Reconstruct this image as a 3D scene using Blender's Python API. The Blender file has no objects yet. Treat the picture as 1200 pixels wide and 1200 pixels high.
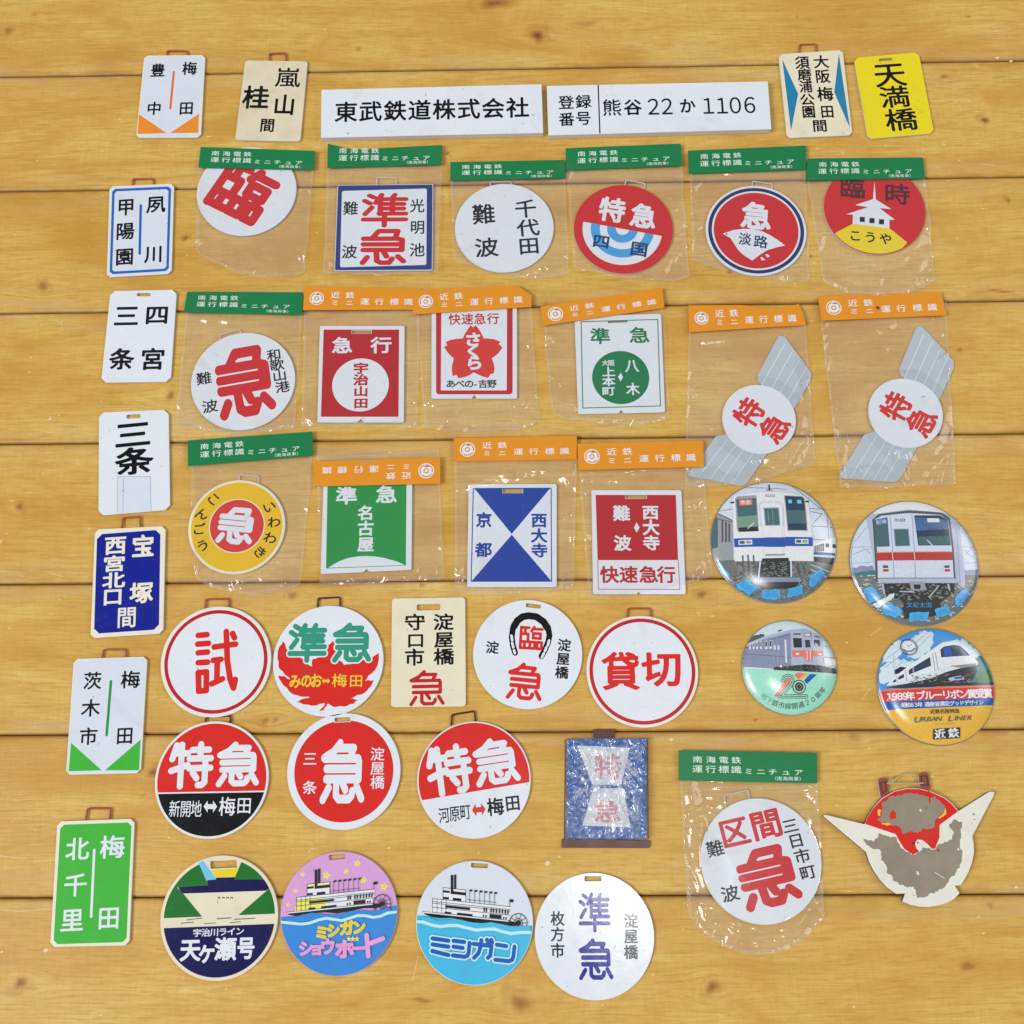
import bpy, math, random
import numpy as np
from mathutils import Vector, Matrix, noise
from mathutils.geometry import tessellate_polygon

random.seed(7)
scene = bpy.context.scene
COL = scene.collection

# ------------------------------------------------------------------ camera
# phone held over the table: plank pitch is 0.1 m, phone 0.70 m above the boards, tilted 15 degrees
FPX, TILT, ROLL, YAW, CAMH, Y0 = 1244.5355, 0.2632, -0.0684, 0.0611, 0.69909, 0.54078
def _rz(a): c, s = math.cos(a), math.sin(a); return np.array([[c, -s, 0], [s, c, 0], [0, 0, 1]])
def _rx(a): c, s = math.cos(a), math.sin(a); return np.array([[1, 0, 0], [0, c, -s], [0, s, c]])
CAMR = _rz(YAW) @ _rx(TILT) @ _rz(ROLL)
cam_d = bpy.data.cameras.new('camera')
cam = bpy.data.objects.new('camera', cam_d)
COL.objects.link(cam)
cam_d.sensor_width = 36.0
cam_d.lens = FPX / 1200 * 36
cam_d.clip_start = 0.01
cam_d.clip_end = 50
m4 = Matrix([list(CAMR[i]) + [[0, 0, CAMH][i]] for i in range(3)] + [[0, 0, 0, 1]])
cam.matrix_world = m4
scene.camera = cam

# ------------------------------------------------------------------ light
world = bpy.data.worlds.new('World')
scene.world = world
world.use_nodes = True
bg = world.node_tree.nodes['Background']
bg.inputs[0].default_value = (0.93, 0.96, 1.0, 1)
bg.inputs[1].default_value = 0.335

def lamp(name, loc, target, size, power, color):
    d = bpy.data.lights.new(name, 'AREA')
    d.shape = 'RECTANGLE'
    d.size, d.size_y = size
    d.energy = power
    d.color = color
    o = bpy.data.objects.new(name, d)
    COL.objects.link(o)
    o.location = loc
    o.rotation_euler = (Vector(target) - Vector(loc)).to_track_quat('-Z', 'Y').to_euler()
    return o
# the ceiling lamp stands where its reflection falls on the glossy disc at the lower middle
CEIL = (0.0630, -0.0442)
lamp('window_light', (-4.8, -1.7, 5.0), (0, 0.25, 0), (2.8, 2.8), 345, (0.96, 0.975, 1.0))
lamp('ceiling_and_fill_light', (CEIL[0] * 5, CEIL[1] * 5, 2.8), (0.05, 0.2, 0), (0.27, 0.34), 8, (1.0, 0.99, 0.97))
lamp('ceiling_and_fill_light', (2.9, 0.9, 2.6), (0, 0.25, 0), (1.8, 1.8), 34, (1.0, 0.985, 0.96))  # added fill from the right, not a lamp known in the room

scene.view_settings.view_transform = 'Standard'
scene.view_settings.look = 'None'
scene.view_settings.exposure = 0.0
scene.view_settings.gamma = 1.0
scene.view_settings.use_curve_mapping = False

# ------------------------------------------------------------------ measuring helpers
def U(u, v, z=0.0):
    """point of the photograph -> place on the table at height z (metres)"""
    d = CAMR @ np.array([(u - 600) / FPX, -(v - 600) / FPX, -1.0])
    s = (z - CAMH) / d[2]
    return np.array([s * d[0], s * d[1]])
def scales(u, v, z):
    a = U(u, v, z)
    return np.linalg.norm(U(u + 1, v, z) - a), np.linalg.norm(U(u, v + 1, z) - a)

def lin(c):
    c = c / 255.0
    return c / 12.92 if c <= 0.04045 else ((c + 0.055) / 1.055) ** 2.4

# ------------------------------------------------------------------ materials
PAINT = {
 'white': (224, 228, 236), 'white2': (214, 220, 230), 'cream': (236, 228, 206), 'ivory': (231, 221, 194), 'old': (226, 213, 184),
 'black': (16, 16, 20), 'ink': (24, 25, 32), 'red': (214, 42, 36), 'darkred': (190, 34, 40), 'nred': (204, 34, 38), 'kred': (184, 24, 30),
 'orange': (242, 140, 45), 'green': (66, 178, 58), 'lgreen': (30, 146, 64), 'forest': (34, 112, 44), 'kgreen': (16, 122, 74), 'teal': (52, 150, 122),
 'blue': (40, 100, 180), 'deepblue': (18, 32, 140), 'navy': (18, 20, 78), 'kblue': (10, 62, 158), 'frame': (32, 58, 124), 'ring': (24, 42, 94),
 'yellow': (246, 212, 34), 'iyellow': (232, 188, 20), 'kyellow': (242, 208, 40), 'gold': (250, 200, 60),
 'hgreen': (30, 122, 72), 'horange': (224, 144, 40), 'htext': (226, 240, 226), 'pink': (216, 160, 212), 'pink2': (232, 160, 215),
 'sea': (62, 138, 214), 'sea2': (70, 184, 222), 'foam': (190, 232, 246), 'mblue': (28, 92, 180), 'paleyel': (240, 228, 110),
 'skyblue': (112, 196, 228), 'lblue': (70, 160, 220), 'stamp': (24, 52, 110), 'silver': (178, 188, 194), 'pale': (210, 222, 230),
 'chip': (150, 138, 122), 'brown': (92, 60, 54), 'maroon': (150, 78, 64), 'grey': (150, 154, 160), 'dgrey': (84, 88, 92), 'side': (196, 200, 206),
 'sky1': (206, 216, 238), 'glass': (70, 104, 108), 'glassd': (40, 62, 84), 'glassb': (70, 104, 150), 'bwhite': (228, 230, 234), 'bblue': (44, 84, 168),
 'track': (110, 112, 110), 'dark': (44, 46, 46), 'cyan': (66, 170, 226), 'bred': (178, 60, 54), 'mint': (158, 222, 196), 'steel': (136, 142, 168), 'steel2': (176, 182, 204),
 'coral': (232, 120, 96), 'bsky': (70, 150, 214), 'cloud': (206, 224, 240), 'ored': (214, 56, 50), 'ublue': (8, 88, 166), 'ogold': (232, 178, 62), 'tree': (64, 120, 120),
 'fade': (212, 140, 144), 'plum': (84, 26, 36), 'tblue': (38, 126, 168), 'orange2': (230, 108, 52), 'bone': (230, 226, 212), 'lilac': (204, 212, 232), 'edgeg': (120, 150, 130),
}
_M = {}
def base_mat(name):
    m = bpy.data.materials.new(name)
    m.use_nodes = True
    return m, m.node_tree, m.node_tree.nodes['Principled BSDF']
def paint(col, rough=0.26, wear=0.06, gloss=False):
    key = col + ('_gloss' if gloss else '')
    if key in _M: return _M[key]
    if gloss: rough = .13
    m, nt, b = base_mat('paint_' + key)
    rgb = [min(0.86, lin(c) * 1.04) for c in PAINT[col]]
    N = nt.nodes
    tc = N.new('ShaderNodeTexCoord')
    n1 = N.new('ShaderNodeTexNoise'); n1.inputs['Scale'].default_value = 60; n1.inputs['Detail'].default_value = 6; n1.inputs['Roughness'].default_value = 0.65
    nt.links.new(tc.outputs['Object'], n1.inputs['Vector'])
    mx = N.new('ShaderNodeMix'); mx.data_type = 'RGBA'; mx.blend_type = 'MIX'
    k = {'old': .24, 'chip': .30, 'ivory': .12, 'bone': .12, 'cream': .10}.get(col, wear)
    mx.inputs['A'].default_value = (*[c * (1 - k) for c in rgb], 1)
    mx.inputs['B'].default_value = (*[min(0.88, c * (1 + k * 0.6)) for c in rgb], 1)
    nt.links.new(n1.outputs['Fac'], mx.inputs['Factor'])
    # grime: soft smudges and a few specks
    n3 = N.new('ShaderNodeTexNoise'); n3.inputs['Scale'].default_value = 26; n3.inputs['Detail'].default_value = 8; n3.inputs['Roughness'].default_value = .7; n3.inputs['Distortion'].default_value = 1.0
    oi = N.new('ShaderNodeObjectInfo'); ad = N.new('ShaderNodeVectorMath'); ad.operation = 'ADD'
    nt.links.new(tc.outputs['Object'], ad.inputs[0]); nt.links.new(oi.outputs['Location'], ad.inputs[1]); nt.links.new(ad.outputs[0], n3.inputs['Vector'])
    r3 = N.new('ShaderNodeMapRange'); r3.inputs['From Min'].default_value = .56; r3.inputs['From Max'].default_value = .72; r3.inputs['To Max'].default_value = .16
    nt.links.new(n3.outputs['Fac'], r3.inputs['Value'])
    mg = N.new('ShaderNodeMix'); mg.data_type = 'RGBA'; mg.inputs['B'].default_value = (lin(120), lin(104), lin(84), 1)
    nt.links.new(r3.outputs['Result'], mg.inputs['Factor']); nt.links.new(mx.outputs['Result'], mg.inputs['A'])
    n4 = N.new('ShaderNodeTexNoise'); n4.inputs['Scale'].default_value = 330; n4.inputs['Detail'].default_value = 1
    nt.links.new(ad.outputs[0], n4.inputs['Vector'])
    r4 = N.new('ShaderNodeMapRange'); r4.inputs['From Min'].default_value = .765; r4.inputs['From Max'].default_value = .80; r4.inputs['To Max'].default_value = .45
    nt.links.new(n4.outputs['Fac'], r4.inputs['Value'])
    ms = N.new('ShaderNodeMix'); ms.data_type = 'RGBA'; ms.inputs['B'].default_value = (lin(110), lin(92), lin(76), 1)
    nt.links.new(r4.outputs['Result'], ms.inputs['Factor']); nt.links.new(mg.outputs['Result'], ms.inputs['A'])
    nt.links.new(ms.outputs['Result'], b.inputs['Base Color'])
    mr = N.new('ShaderNodeMapRange')
    mr.inputs['To Min'].default_value = rough - 0.07; mr.inputs['To Max'].default_value = rough + 0.12
    nt.links.new(n1.outputs['Fac'], mr.inputs['Value'])
    nt.links.new(mr.outputs['Result'], b.inputs['Roughness'])
    n2 = N.new('ShaderNodeTexNoise'); n2.inputs['Scale'].default_value = 240; n2.inputs['Detail'].default_value = 3
    nt.links.new(tc.outputs['Object'], n2.inputs['Vector'])
    bp = N.new('ShaderNodeBump'); bp.inputs['Strength'].default_value = 0.05; bp.inputs['Distance'].default_value = 0.001
    nt.links.new(n2.outputs['Fac'], bp.inputs['Height'])
    nt.links.new(bp.outputs['Normal'], b.inputs['Normal'])
    b.inputs['Specular IOR Level'].default_value = 0.5 if gloss else 0.24
    _M[key] = m
    return m
def badge_mat(col):
    key = 'b_' + col
    if key in _M: return _M[key]
    m, nt, b = base_mat('badge_print_' + col)
    N, L = nt.nodes, nt.links
    tc = N.new('ShaderNodeTexCoord')
    n1 = N.new('ShaderNodeTexNoise'); n1.inputs['Scale'].default_value = 900; n1.inputs['Detail'].default_value = 4; n1.inputs['Roughness'].default_value = .75
    L.new(tc.outputs['Object'], n1.inputs['Vector'])
    mx = N.new('ShaderNodeMix'); mx.data_type = 'RGBA'
    rgb = [min(0.86, lin(c) * 1.04) for c in PAINT[col]]
    mx.inputs['A'].default_value = (*[c * .84 for c in rgb], 1); mx.inputs['B'].default_value = (*[min(.88, c * 1.14 + .004) for c in rgb], 1)
    mr = N.new('ShaderNodeMapRange'); mr.inputs['From Min'].default_value = .3; mr.inputs['From Max'].default_value = .7
    L.new(n1.outputs['Fac'], mr.inputs['Value']); L.new(mr.outputs['Result'], mx.inputs['Factor']); L.new(mx.outputs['Result'], b.inputs['Base Color'])
    b.inputs['Roughness'].default_value = 0.19
    b.inputs['Specular IOR Level'].default_value = 0.8
    _M[key] = m
    return m
def metal(name, rgb, rough, metallic=1.0):
    if name in _M: return _M[name]
    m, nt, b = base_mat(name)
    b.inputs['Base Color'].default_value = (*[lin(c) for c in rgb], 1)
    b.inputs['Metallic'].default_value = metallic
    b.inputs['Roughness'].default_value = rough
    _M[name] = m
    return m
def film_mat(name, haze, rough, bump, scale, refl=.06, fold_glint=0):
    if name in _M: return _M[name]
    m, nt, b = base_mat(name)
    N = nt.nodes; L = nt.links
    N.remove(b)
    out = N['Material Output']
    tr = N.new('ShaderNodeBsdfTransparent'); tr.inputs[0].default_value = (0.985, 0.985, 0.985, 1)
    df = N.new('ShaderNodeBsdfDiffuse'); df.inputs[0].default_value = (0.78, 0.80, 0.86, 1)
    gl = N.new('ShaderNodeBsdfGlossy'); gl.inputs['Roughness'].default_value = rough
    tc = N.new('ShaderNodeTexCoord')
    nz = N.new('ShaderNodeTexNoise'); nz.inputs['Scale'].default_value = scale; nz.inputs['Detail'].default_value = 4; nz.inputs['Distortion'].default_value = 1.2
    L.new(tc.outputs['Object'], nz.inputs['Vector'])
    bp = N.new('ShaderNodeBump'); bp.inputs['Strength'].default_value = bump; bp.inputs['Distance'].default_value = 0.002
    L.new(nz.outputs['Fac'], bp.inputs['Height'])
    L.new(bp.outputs['Normal'], gl.inputs['Normal'])
    lw = N.new('ShaderNodeLayerWeight'); lw.inputs['Blend'].default_value = 0.5
    L.new(bp.outputs['Normal'], lw.inputs['Normal'])
    pw = N.new('ShaderNodeMath'); pw.operation = 'POWER'; pw.inputs[1].default_value = 5
    L.new(lw.outputs['Facing'], pw.inputs[0])
    ml = N.new('ShaderNodeMath'); ml.operation = 'MULTIPLY_ADD'; ml.inputs[1].default_value = .9; ml.inputs[2].default_value = refl
    L.new(pw.outputs[0], ml.inputs[0])
    m1 = N.new('ShaderNodeMixShader')
    if fold_glint:   # glints of the folds painted in as white diffuse colour
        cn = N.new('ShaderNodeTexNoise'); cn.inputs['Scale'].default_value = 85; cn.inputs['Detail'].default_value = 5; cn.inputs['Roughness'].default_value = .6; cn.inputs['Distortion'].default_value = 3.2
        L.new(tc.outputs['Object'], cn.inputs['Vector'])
        mr = N.new('ShaderNodeMapRange'); mr.inputs['From Min'].default_value = .44; mr.inputs['From Max'].default_value = .62; mr.inputs['To Min'].default_value = haze; mr.inputs['To Max'].default_value = fold_glint
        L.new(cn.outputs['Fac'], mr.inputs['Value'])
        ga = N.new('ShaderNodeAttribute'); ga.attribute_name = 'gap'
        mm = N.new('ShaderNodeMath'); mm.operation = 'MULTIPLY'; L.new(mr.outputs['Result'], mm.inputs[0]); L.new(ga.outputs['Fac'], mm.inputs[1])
    else:         # clearer where it lies tight on the sign
        ga = N.new('ShaderNodeAttribute'); ga.attribute_name = 'gap'
        mr = N.new('ShaderNodeMapRange'); mr.inputs['To Min'].default_value = haze * .2; mr.inputs['To Max'].default_value = haze
        L.new(ga.outputs['Fac'], mr.inputs['Value'])
    L.new(mm.outputs[0] if fold_glint else mr.outputs['Result'], m1.inputs[0])
    L.new(tr.outputs[0], m1.inputs[1]); L.new(df.outputs[0], m1.inputs[2])
    m2 = N.new('ShaderNodeMixShader')
    L.new(ml.outputs[0], m2.inputs[0]); L.new(m1.outputs[0], m2.inputs[1]); L.new(gl.outputs[0], m2.inputs[2])
    L.new(m2.outputs[0], out.inputs['Surface'])
    _M[name] = m
    return m

# ------------------------------------------------------------------ signed distances (metres, negative inside)
def seg_dist(P, S):
    """unsigned distance from points P (n,2) to segments S (m,4)"""
    a = S[None, :, :2]; d = S[None, :, 2:] - a
    p = P[:, None, :] - a
    L = (d ** 2).sum(-1)
    t = np.clip((p * d).sum(-1) / np.maximum(L, 1e-18), 0, 1)
    q = p - t[..., None] * d
    return np.sqrt((q ** 2).sum(-1).min(1))
def winding(P, S):
    x, y = P[:, 0][:, None], P[:, 1][:, None]
    x0, y0, x1, y1 = S[:, 0][None], S[:, 1][None], S[:, 2][None], S[:, 3][None]
    up = (y0 <= y) & (y1 > y); dn = (y0 > y) & (y1 <= y)
    with np.errstate(divide='ignore', invalid='ignore'):
        xi = x0 + (y - y0) / (y1 - y0) * (x1 - x0)
    return (np.where(up & (xi > x), 1, 0) - np.where(dn & (xi > x), 1, 0)).sum(1)
def chunked(f, P, S):
    n = max(1, int(3e6 / max(1, len(S))))
    return np.concatenate([f(P[i:i + n], S) for i in range(0, len(P), n)])
def loop_segs(pts):
    p = np.asarray(pts, float)
    return np.concatenate([p, np.roll(p, -1, 0)], 1)
class Sh:
    """a planar shape: distance function and bounds"""
    def __init__(s, fn, bb): s.fn, s.bb = fn, bb
    def __call__(s, P): return s.fn(P)
    def __and__(s, o): return Sh(lambda P: np.maximum(s.fn(P), o.fn(P)), (max(s.bb[0], o.bb[0]), max(s.bb[1], o.bb[1]), min(s.bb[2], o.bb[2]), min(s.bb[3], o.bb[3])))
    def __sub__(s, o): return Sh(lambda P: np.maximum(s.fn(P), -o.fn(P)), s.bb)
    def __or__(s, o): return Sh(lambda P: np.minimum(s.fn(P), o.fn(P)), (min(s.bb[0], o.bb[0]), min(s.bb[1], o.bb[1]), max(s.bb[2], o.bb[2]), max(s.bb[3], o.bb[3])))
    def grow(s, d): return Sh(lambda P: s.fn(P) - d, (s.bb[0] - d, s.bb[1] - d, s.bb[2] + d, s.bb[3] + d))
def circle(c, r):
    c = np.asarray(c, float)
    return Sh(lambda P: np.sqrt(((P - c) ** 2).sum(1)) - r, (c[0] - r, c[1] - r, c[0] + r, c[1] + r))
def polygon(pts):
    S = loop_segs(pts); p = np.asarray(pts, float)
    def fn(P):
        d = chunked(seg_dist, P, S)
        return np.where(chunked(winding, P, S) != 0, -d, d)
    return Sh(fn, (*p.min(0), *p.max(0)))
def capsules(lines):
    """lines: list of (points, half_width)"""
    segs, wd = [], []
    for pts, hw in lines:
        p = np.asarray(pts, float)
        for i in range(len(p) - 1):
            segs.append([*p[i], *p[i + 1]]); wd.append(hw)
    S = np.array(segs); W = np.array(wd)
    def fn(P):
        out = np.full(len(P), 1e9)
        for w in np.unique(W):
            out = np.minimum(out, chunked(seg_dist, P, S[W == w]) - w)
        return out
    m = W.max()
    return Sh(fn, (min(S[:, 0].min(), S[:, 2].min()) - m, min(S[:, 1].min(), S[:, 3].min()) - m, max(S[:, 0].max(), S[:, 2].max()) + m, max(S[:, 1].max(), S[:, 3].max()) + m))

def march(shape, cell, merge=10 ** 6, soft=0.0):
    """fill a shape with faces: list of polygons (lists of xy)"""
    x0, y0, x1, y1 = shape.bb
    x0 -= cell * 1.2; y0 -= cell * 1.2; x1 += cell * 1.2; y1 += cell * 1.2
    if x1 <= x0 or y1 <= y0: return []
    xs = np.arange(x0, x1 + cell, cell); ys = np.arange(y0, y1 + cell, cell)
    X, Y = np.meshgrid(xs, ys)
    D = shape(np.stack([X.ravel(), Y.ravel()], 1)).reshape(X.shape)
    if soft > 0:   # rounds corners and stroke ends like brushed lettering
        sg = soft / cell; r = int(math.ceil(sg * 2.5)); w = np.exp(-.5 * (np.arange(-r, r + 1) / sg) ** 2); w /= w.sum()
        E = np.pad(D, r, mode='edge')
        E = sum(w[q] * E[q:q + D.shape[0], :] for q in range(2 * r + 1)); D = sum(w[q] * E[:, q:q + D.shape[1]] for q in range(2 * r + 1))
    I = D < 0
    full = I[:-1, :-1] & I[:-1, 1:] & I[1:, 1:] & I[1:, :-1]
    some = (I[:-1, :-1] | I[:-1, 1:] | I[1:, 1:] | I[1:, :-1]) & ~full
    out = []
    for j in range(full.shape[0]):
        row = full[j]
        if row.any():
            e = np.flatnonzero(np.diff(np.concatenate([[0], row.view(np.int8), [0]])))
            for a, b in zip(e[::2], e[1::2]):
                for k in range(a, b, merge):
                    q = min(b, k + merge)
                    out.append([(xs[k], ys[j]), (xs[q], ys[j]), (xs[q], ys[j + 1]), (xs[k], ys[j + 1])])
        for i in np.flatnonzero(some[j]):
            cs = [(xs[i], ys[j], D[j, i]), (xs[i + 1], ys[j], D[j, i + 1]), (xs[i + 1], ys[j + 1], D[j + 1, i + 1]), (xs[i], ys[j + 1], D[j + 1, i])]
            pl = []
            for a in range(4):
                p, q = cs[a], cs[(a + 1) % 4]
                if p[2] < 0: pl.append((p[0], p[1]))
                if (p[2] < 0) != (q[2] < 0):
                    t = p[2] / (p[2] - q[2])
                    pl.append((p[0] + t * (q[0] - p[0]), p[1] + t * (q[1] - p[1])))
            if len(pl) > 2: out.append(pl)
    return out

# ------------------------------------------------------------------ lettering
_tc = bpy.data.curves.new('lettering_source', 'FONT')
_to = bpy.data.objects.new('lettering_source', _tc)
COL.objects.link(_to)
_tc.resolution_u = 6
_tc.size = 1.0
_SEG = {}
def bez(p0, p1, p2, p3, n=5):
    t = np.linspace(0, 1, n + 1)[:-1, None]
    return (1 - t) ** 3 * p0 + 3 * (1 - t) ** 2 * t * p1 + 3 * (1 - t) * t * t * p2 + t ** 3 * p3
def glyph_segs(ch):
    if ch in _SEG: return _SEG[ch]
    _tc.body = ch
    dg = bpy.context.evaluated_depsgraph_get(); dg.update()
    cu = _to.evaluated_get(dg).to_curve(dg)
    S = []
    for sp in cu.splines:
        if sp.type == 'BEZIER':
            b = sp.bezier_points; n = len(b)
            pts = [bez(*[np.array(v[:2]) for v in (b[i].co, b[i].handle_right, b[(i + 1) % n].handle_left, b[(i + 1) % n].co)]) for i in range(n)]
            pts = np.concatenate(pts)
        else:
            pts = np.array([p.co[:2] for p in sp.points])
        if len(pts) > 2: S.append(loop_segs(pts))
    _to.to_curve_clear()
    S = np.concatenate(S)
    latin = ord(ch) < 0x250
    if latin:
        cx = (S[:, 0].min() + S[:, 0].max()) / 2
        S = S - np.array([cx, 0.36, cx, 0.36])
    else:
        S = S - np.array([0.5, 0.38, 0.5, 0.38])
    _SEG[ch] = S
    return S
# heavy round brush characters, drawn stroke by stroke in a 100 x 100 box (y down)
STROKES = {
 '急': [[(44, 4), (30, 18), (10, 28)], [(38, 12), (74, 12), (68, 24)], [(12, 29), (84, 29), (86, 34), (86, 62)], [(16, 45.5), (84, 45.5)], [(16, 62), (86, 62)],
       [(22, 76), (10, 95)], [(38, 70), (38, 88), (44, 94), (66, 94), (72, 88), (73, 82)], [(50, 66), (58, 79)], [(82, 74), (93, 93)]],
 '急h': [[(40, 8), (80, 8), (76, 24)], [(38, 10), (26, 27)], [(8, 29), (80, 29), (90, 32), (90, 60)], [(8, 44.5), (88, 44.5)], [(8, 60), (86, 60)],
       [(17, 80), (8, 95)], [(36, 66), (38, 90), (46, 95), (64, 95), (70, 84)], [(52, 66), (58, 78)], [(82, 78), (94, 91)]],
 '急s': [[(40, 19), (62, 19)], [(2, 36.8), (76, 36.8)], [(2, 52.4), (76, 52.4)]],
 '特': [[(15, 6), (6, 36)], [(12, 24), (42, 24)], [(27, 5), (27, 96)], [(5, 62), (42, 50)], [(52, 17), (90, 17)], [(71, 5), (71, 36)], [(46, 36), (95, 36)],
       [(46, 57), (95, 57)], [(83, 46), (83, 88), (76, 94), (68, 94)], [(55, 67), (64, 79)]],
 '準': [[(16, 6), (26, 12)], [(6, 22), (18, 30)], [(22, 42), (8, 62)], [(42, 4), (30, 28)], [(40, 18), (40, 62)], [(70, 4), (64, 16)], [(40, 17), (94, 17)],
       [(40, 31.5), (90, 31.5)], [(40, 45.5), (90, 45.5)], [(38, 60.5), (95, 60.5)], [(66, 17), (66, 60)], [(5, 78), (95, 78)], [(50, 66), (50, 96)]],
 '臨': [[(9, 7), (9, 93)], [(9, 8), (42, 8)], [(9, 92), (42, 92)], [(9, 34), (39, 34), (39, 66), (9, 66)], [(26, 8), (26, 34)], [(26, 66), (26, 92)],
       [(62, 4), (52, 22)], [(60, 12), (96, 12)], [(60, 30), (90, 30), (90, 50), (60, 50), (60, 30)], [(48, 66), (68, 66), (68, 92), (48, 92), (48, 66)], [(78, 66), (96, 66), (96, 92), (78, 92), (78, 66)]],
}
_G = {}
def glyph(ch, bold, n, stroke=None):
    """filled outline in em units, centred; bold is an outward offset with round corners"""
    key = (ch, round(bold, 4), n, stroke)
    if key in _G: return _G[key]
    if stroke:
        # fit the drawn character, stroke width included, into the unit box
        ref, rs = ('急h', 16) if ch == '急s' else (ch, stroke)
        p = [q for st in STROKES[ref] for q in st]
        x0, x1 = min(q[0] for q in p) - rs / 2, max(q[0] for q in p) + rs / 2
        y0, y1 = min(q[1] for q in p) - rs / 2, max(q[1] for q in p) + rs / 2
        sh = capsules([([((x - (x0 + x1) / 2) / (x1 - x0), ((y0 + y1) / 2 - y) / (y1 - y0)) for x, y in st], stroke / (x1 - x0 + y1 - y0)) for st in STROKES[ch]])
        if bold: sh = sh.grow(bold)
    else:
        S = glyph_segs(ch)
        def fn(P):
            d = chunked(seg_dist, P, S)
            return np.where(chunked(winding, P, S) != 0, -d, d) - bold - .004
        sh = Sh(fn, (min(S[:, 0].min(), S[:, 2].min()) - bold, S[:, 1].min() - bold, S[:, 0].max() + bold, S[:, 1].max() + bold)).grow(0)
        sh.bb = (sh.bb[0] - .02, sh.bb[1] - .02, sh.bb[2] + .02, sh.bb[3] + .02)
    _G[key] = march(sh, 1.0 / n, soft=0 if stroke else .010)
    return _G[key]

# ------------------------------------------------------------------ things and their parts
def tag(o, label, cat, group=None, kind=None):
    if label: o['label'] = label
    if cat: o['category'] = cat
    if group: o['group'] = group
    if kind: o['kind'] = kind
def mesh_obj(name, verts, faces, mats, midx, parent, smooth=False, normals=None):
    me = bpy.data.meshes.new(name)
    me.from_pydata(verts, [], faces)
    for m in mats: me.materials.append(m)
    if len(mats) > 1: me.polygons.foreach_set('material_index', midx)
    if smooth or normals is not None: me.shade_smooth()
    if normals is not None: me.normals_split_custom_set_from_vertices(normals)
    o = bpy.data.objects.new(name, me)
    COL.objects.link(o)
    o.parent = parent
    return o

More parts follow.
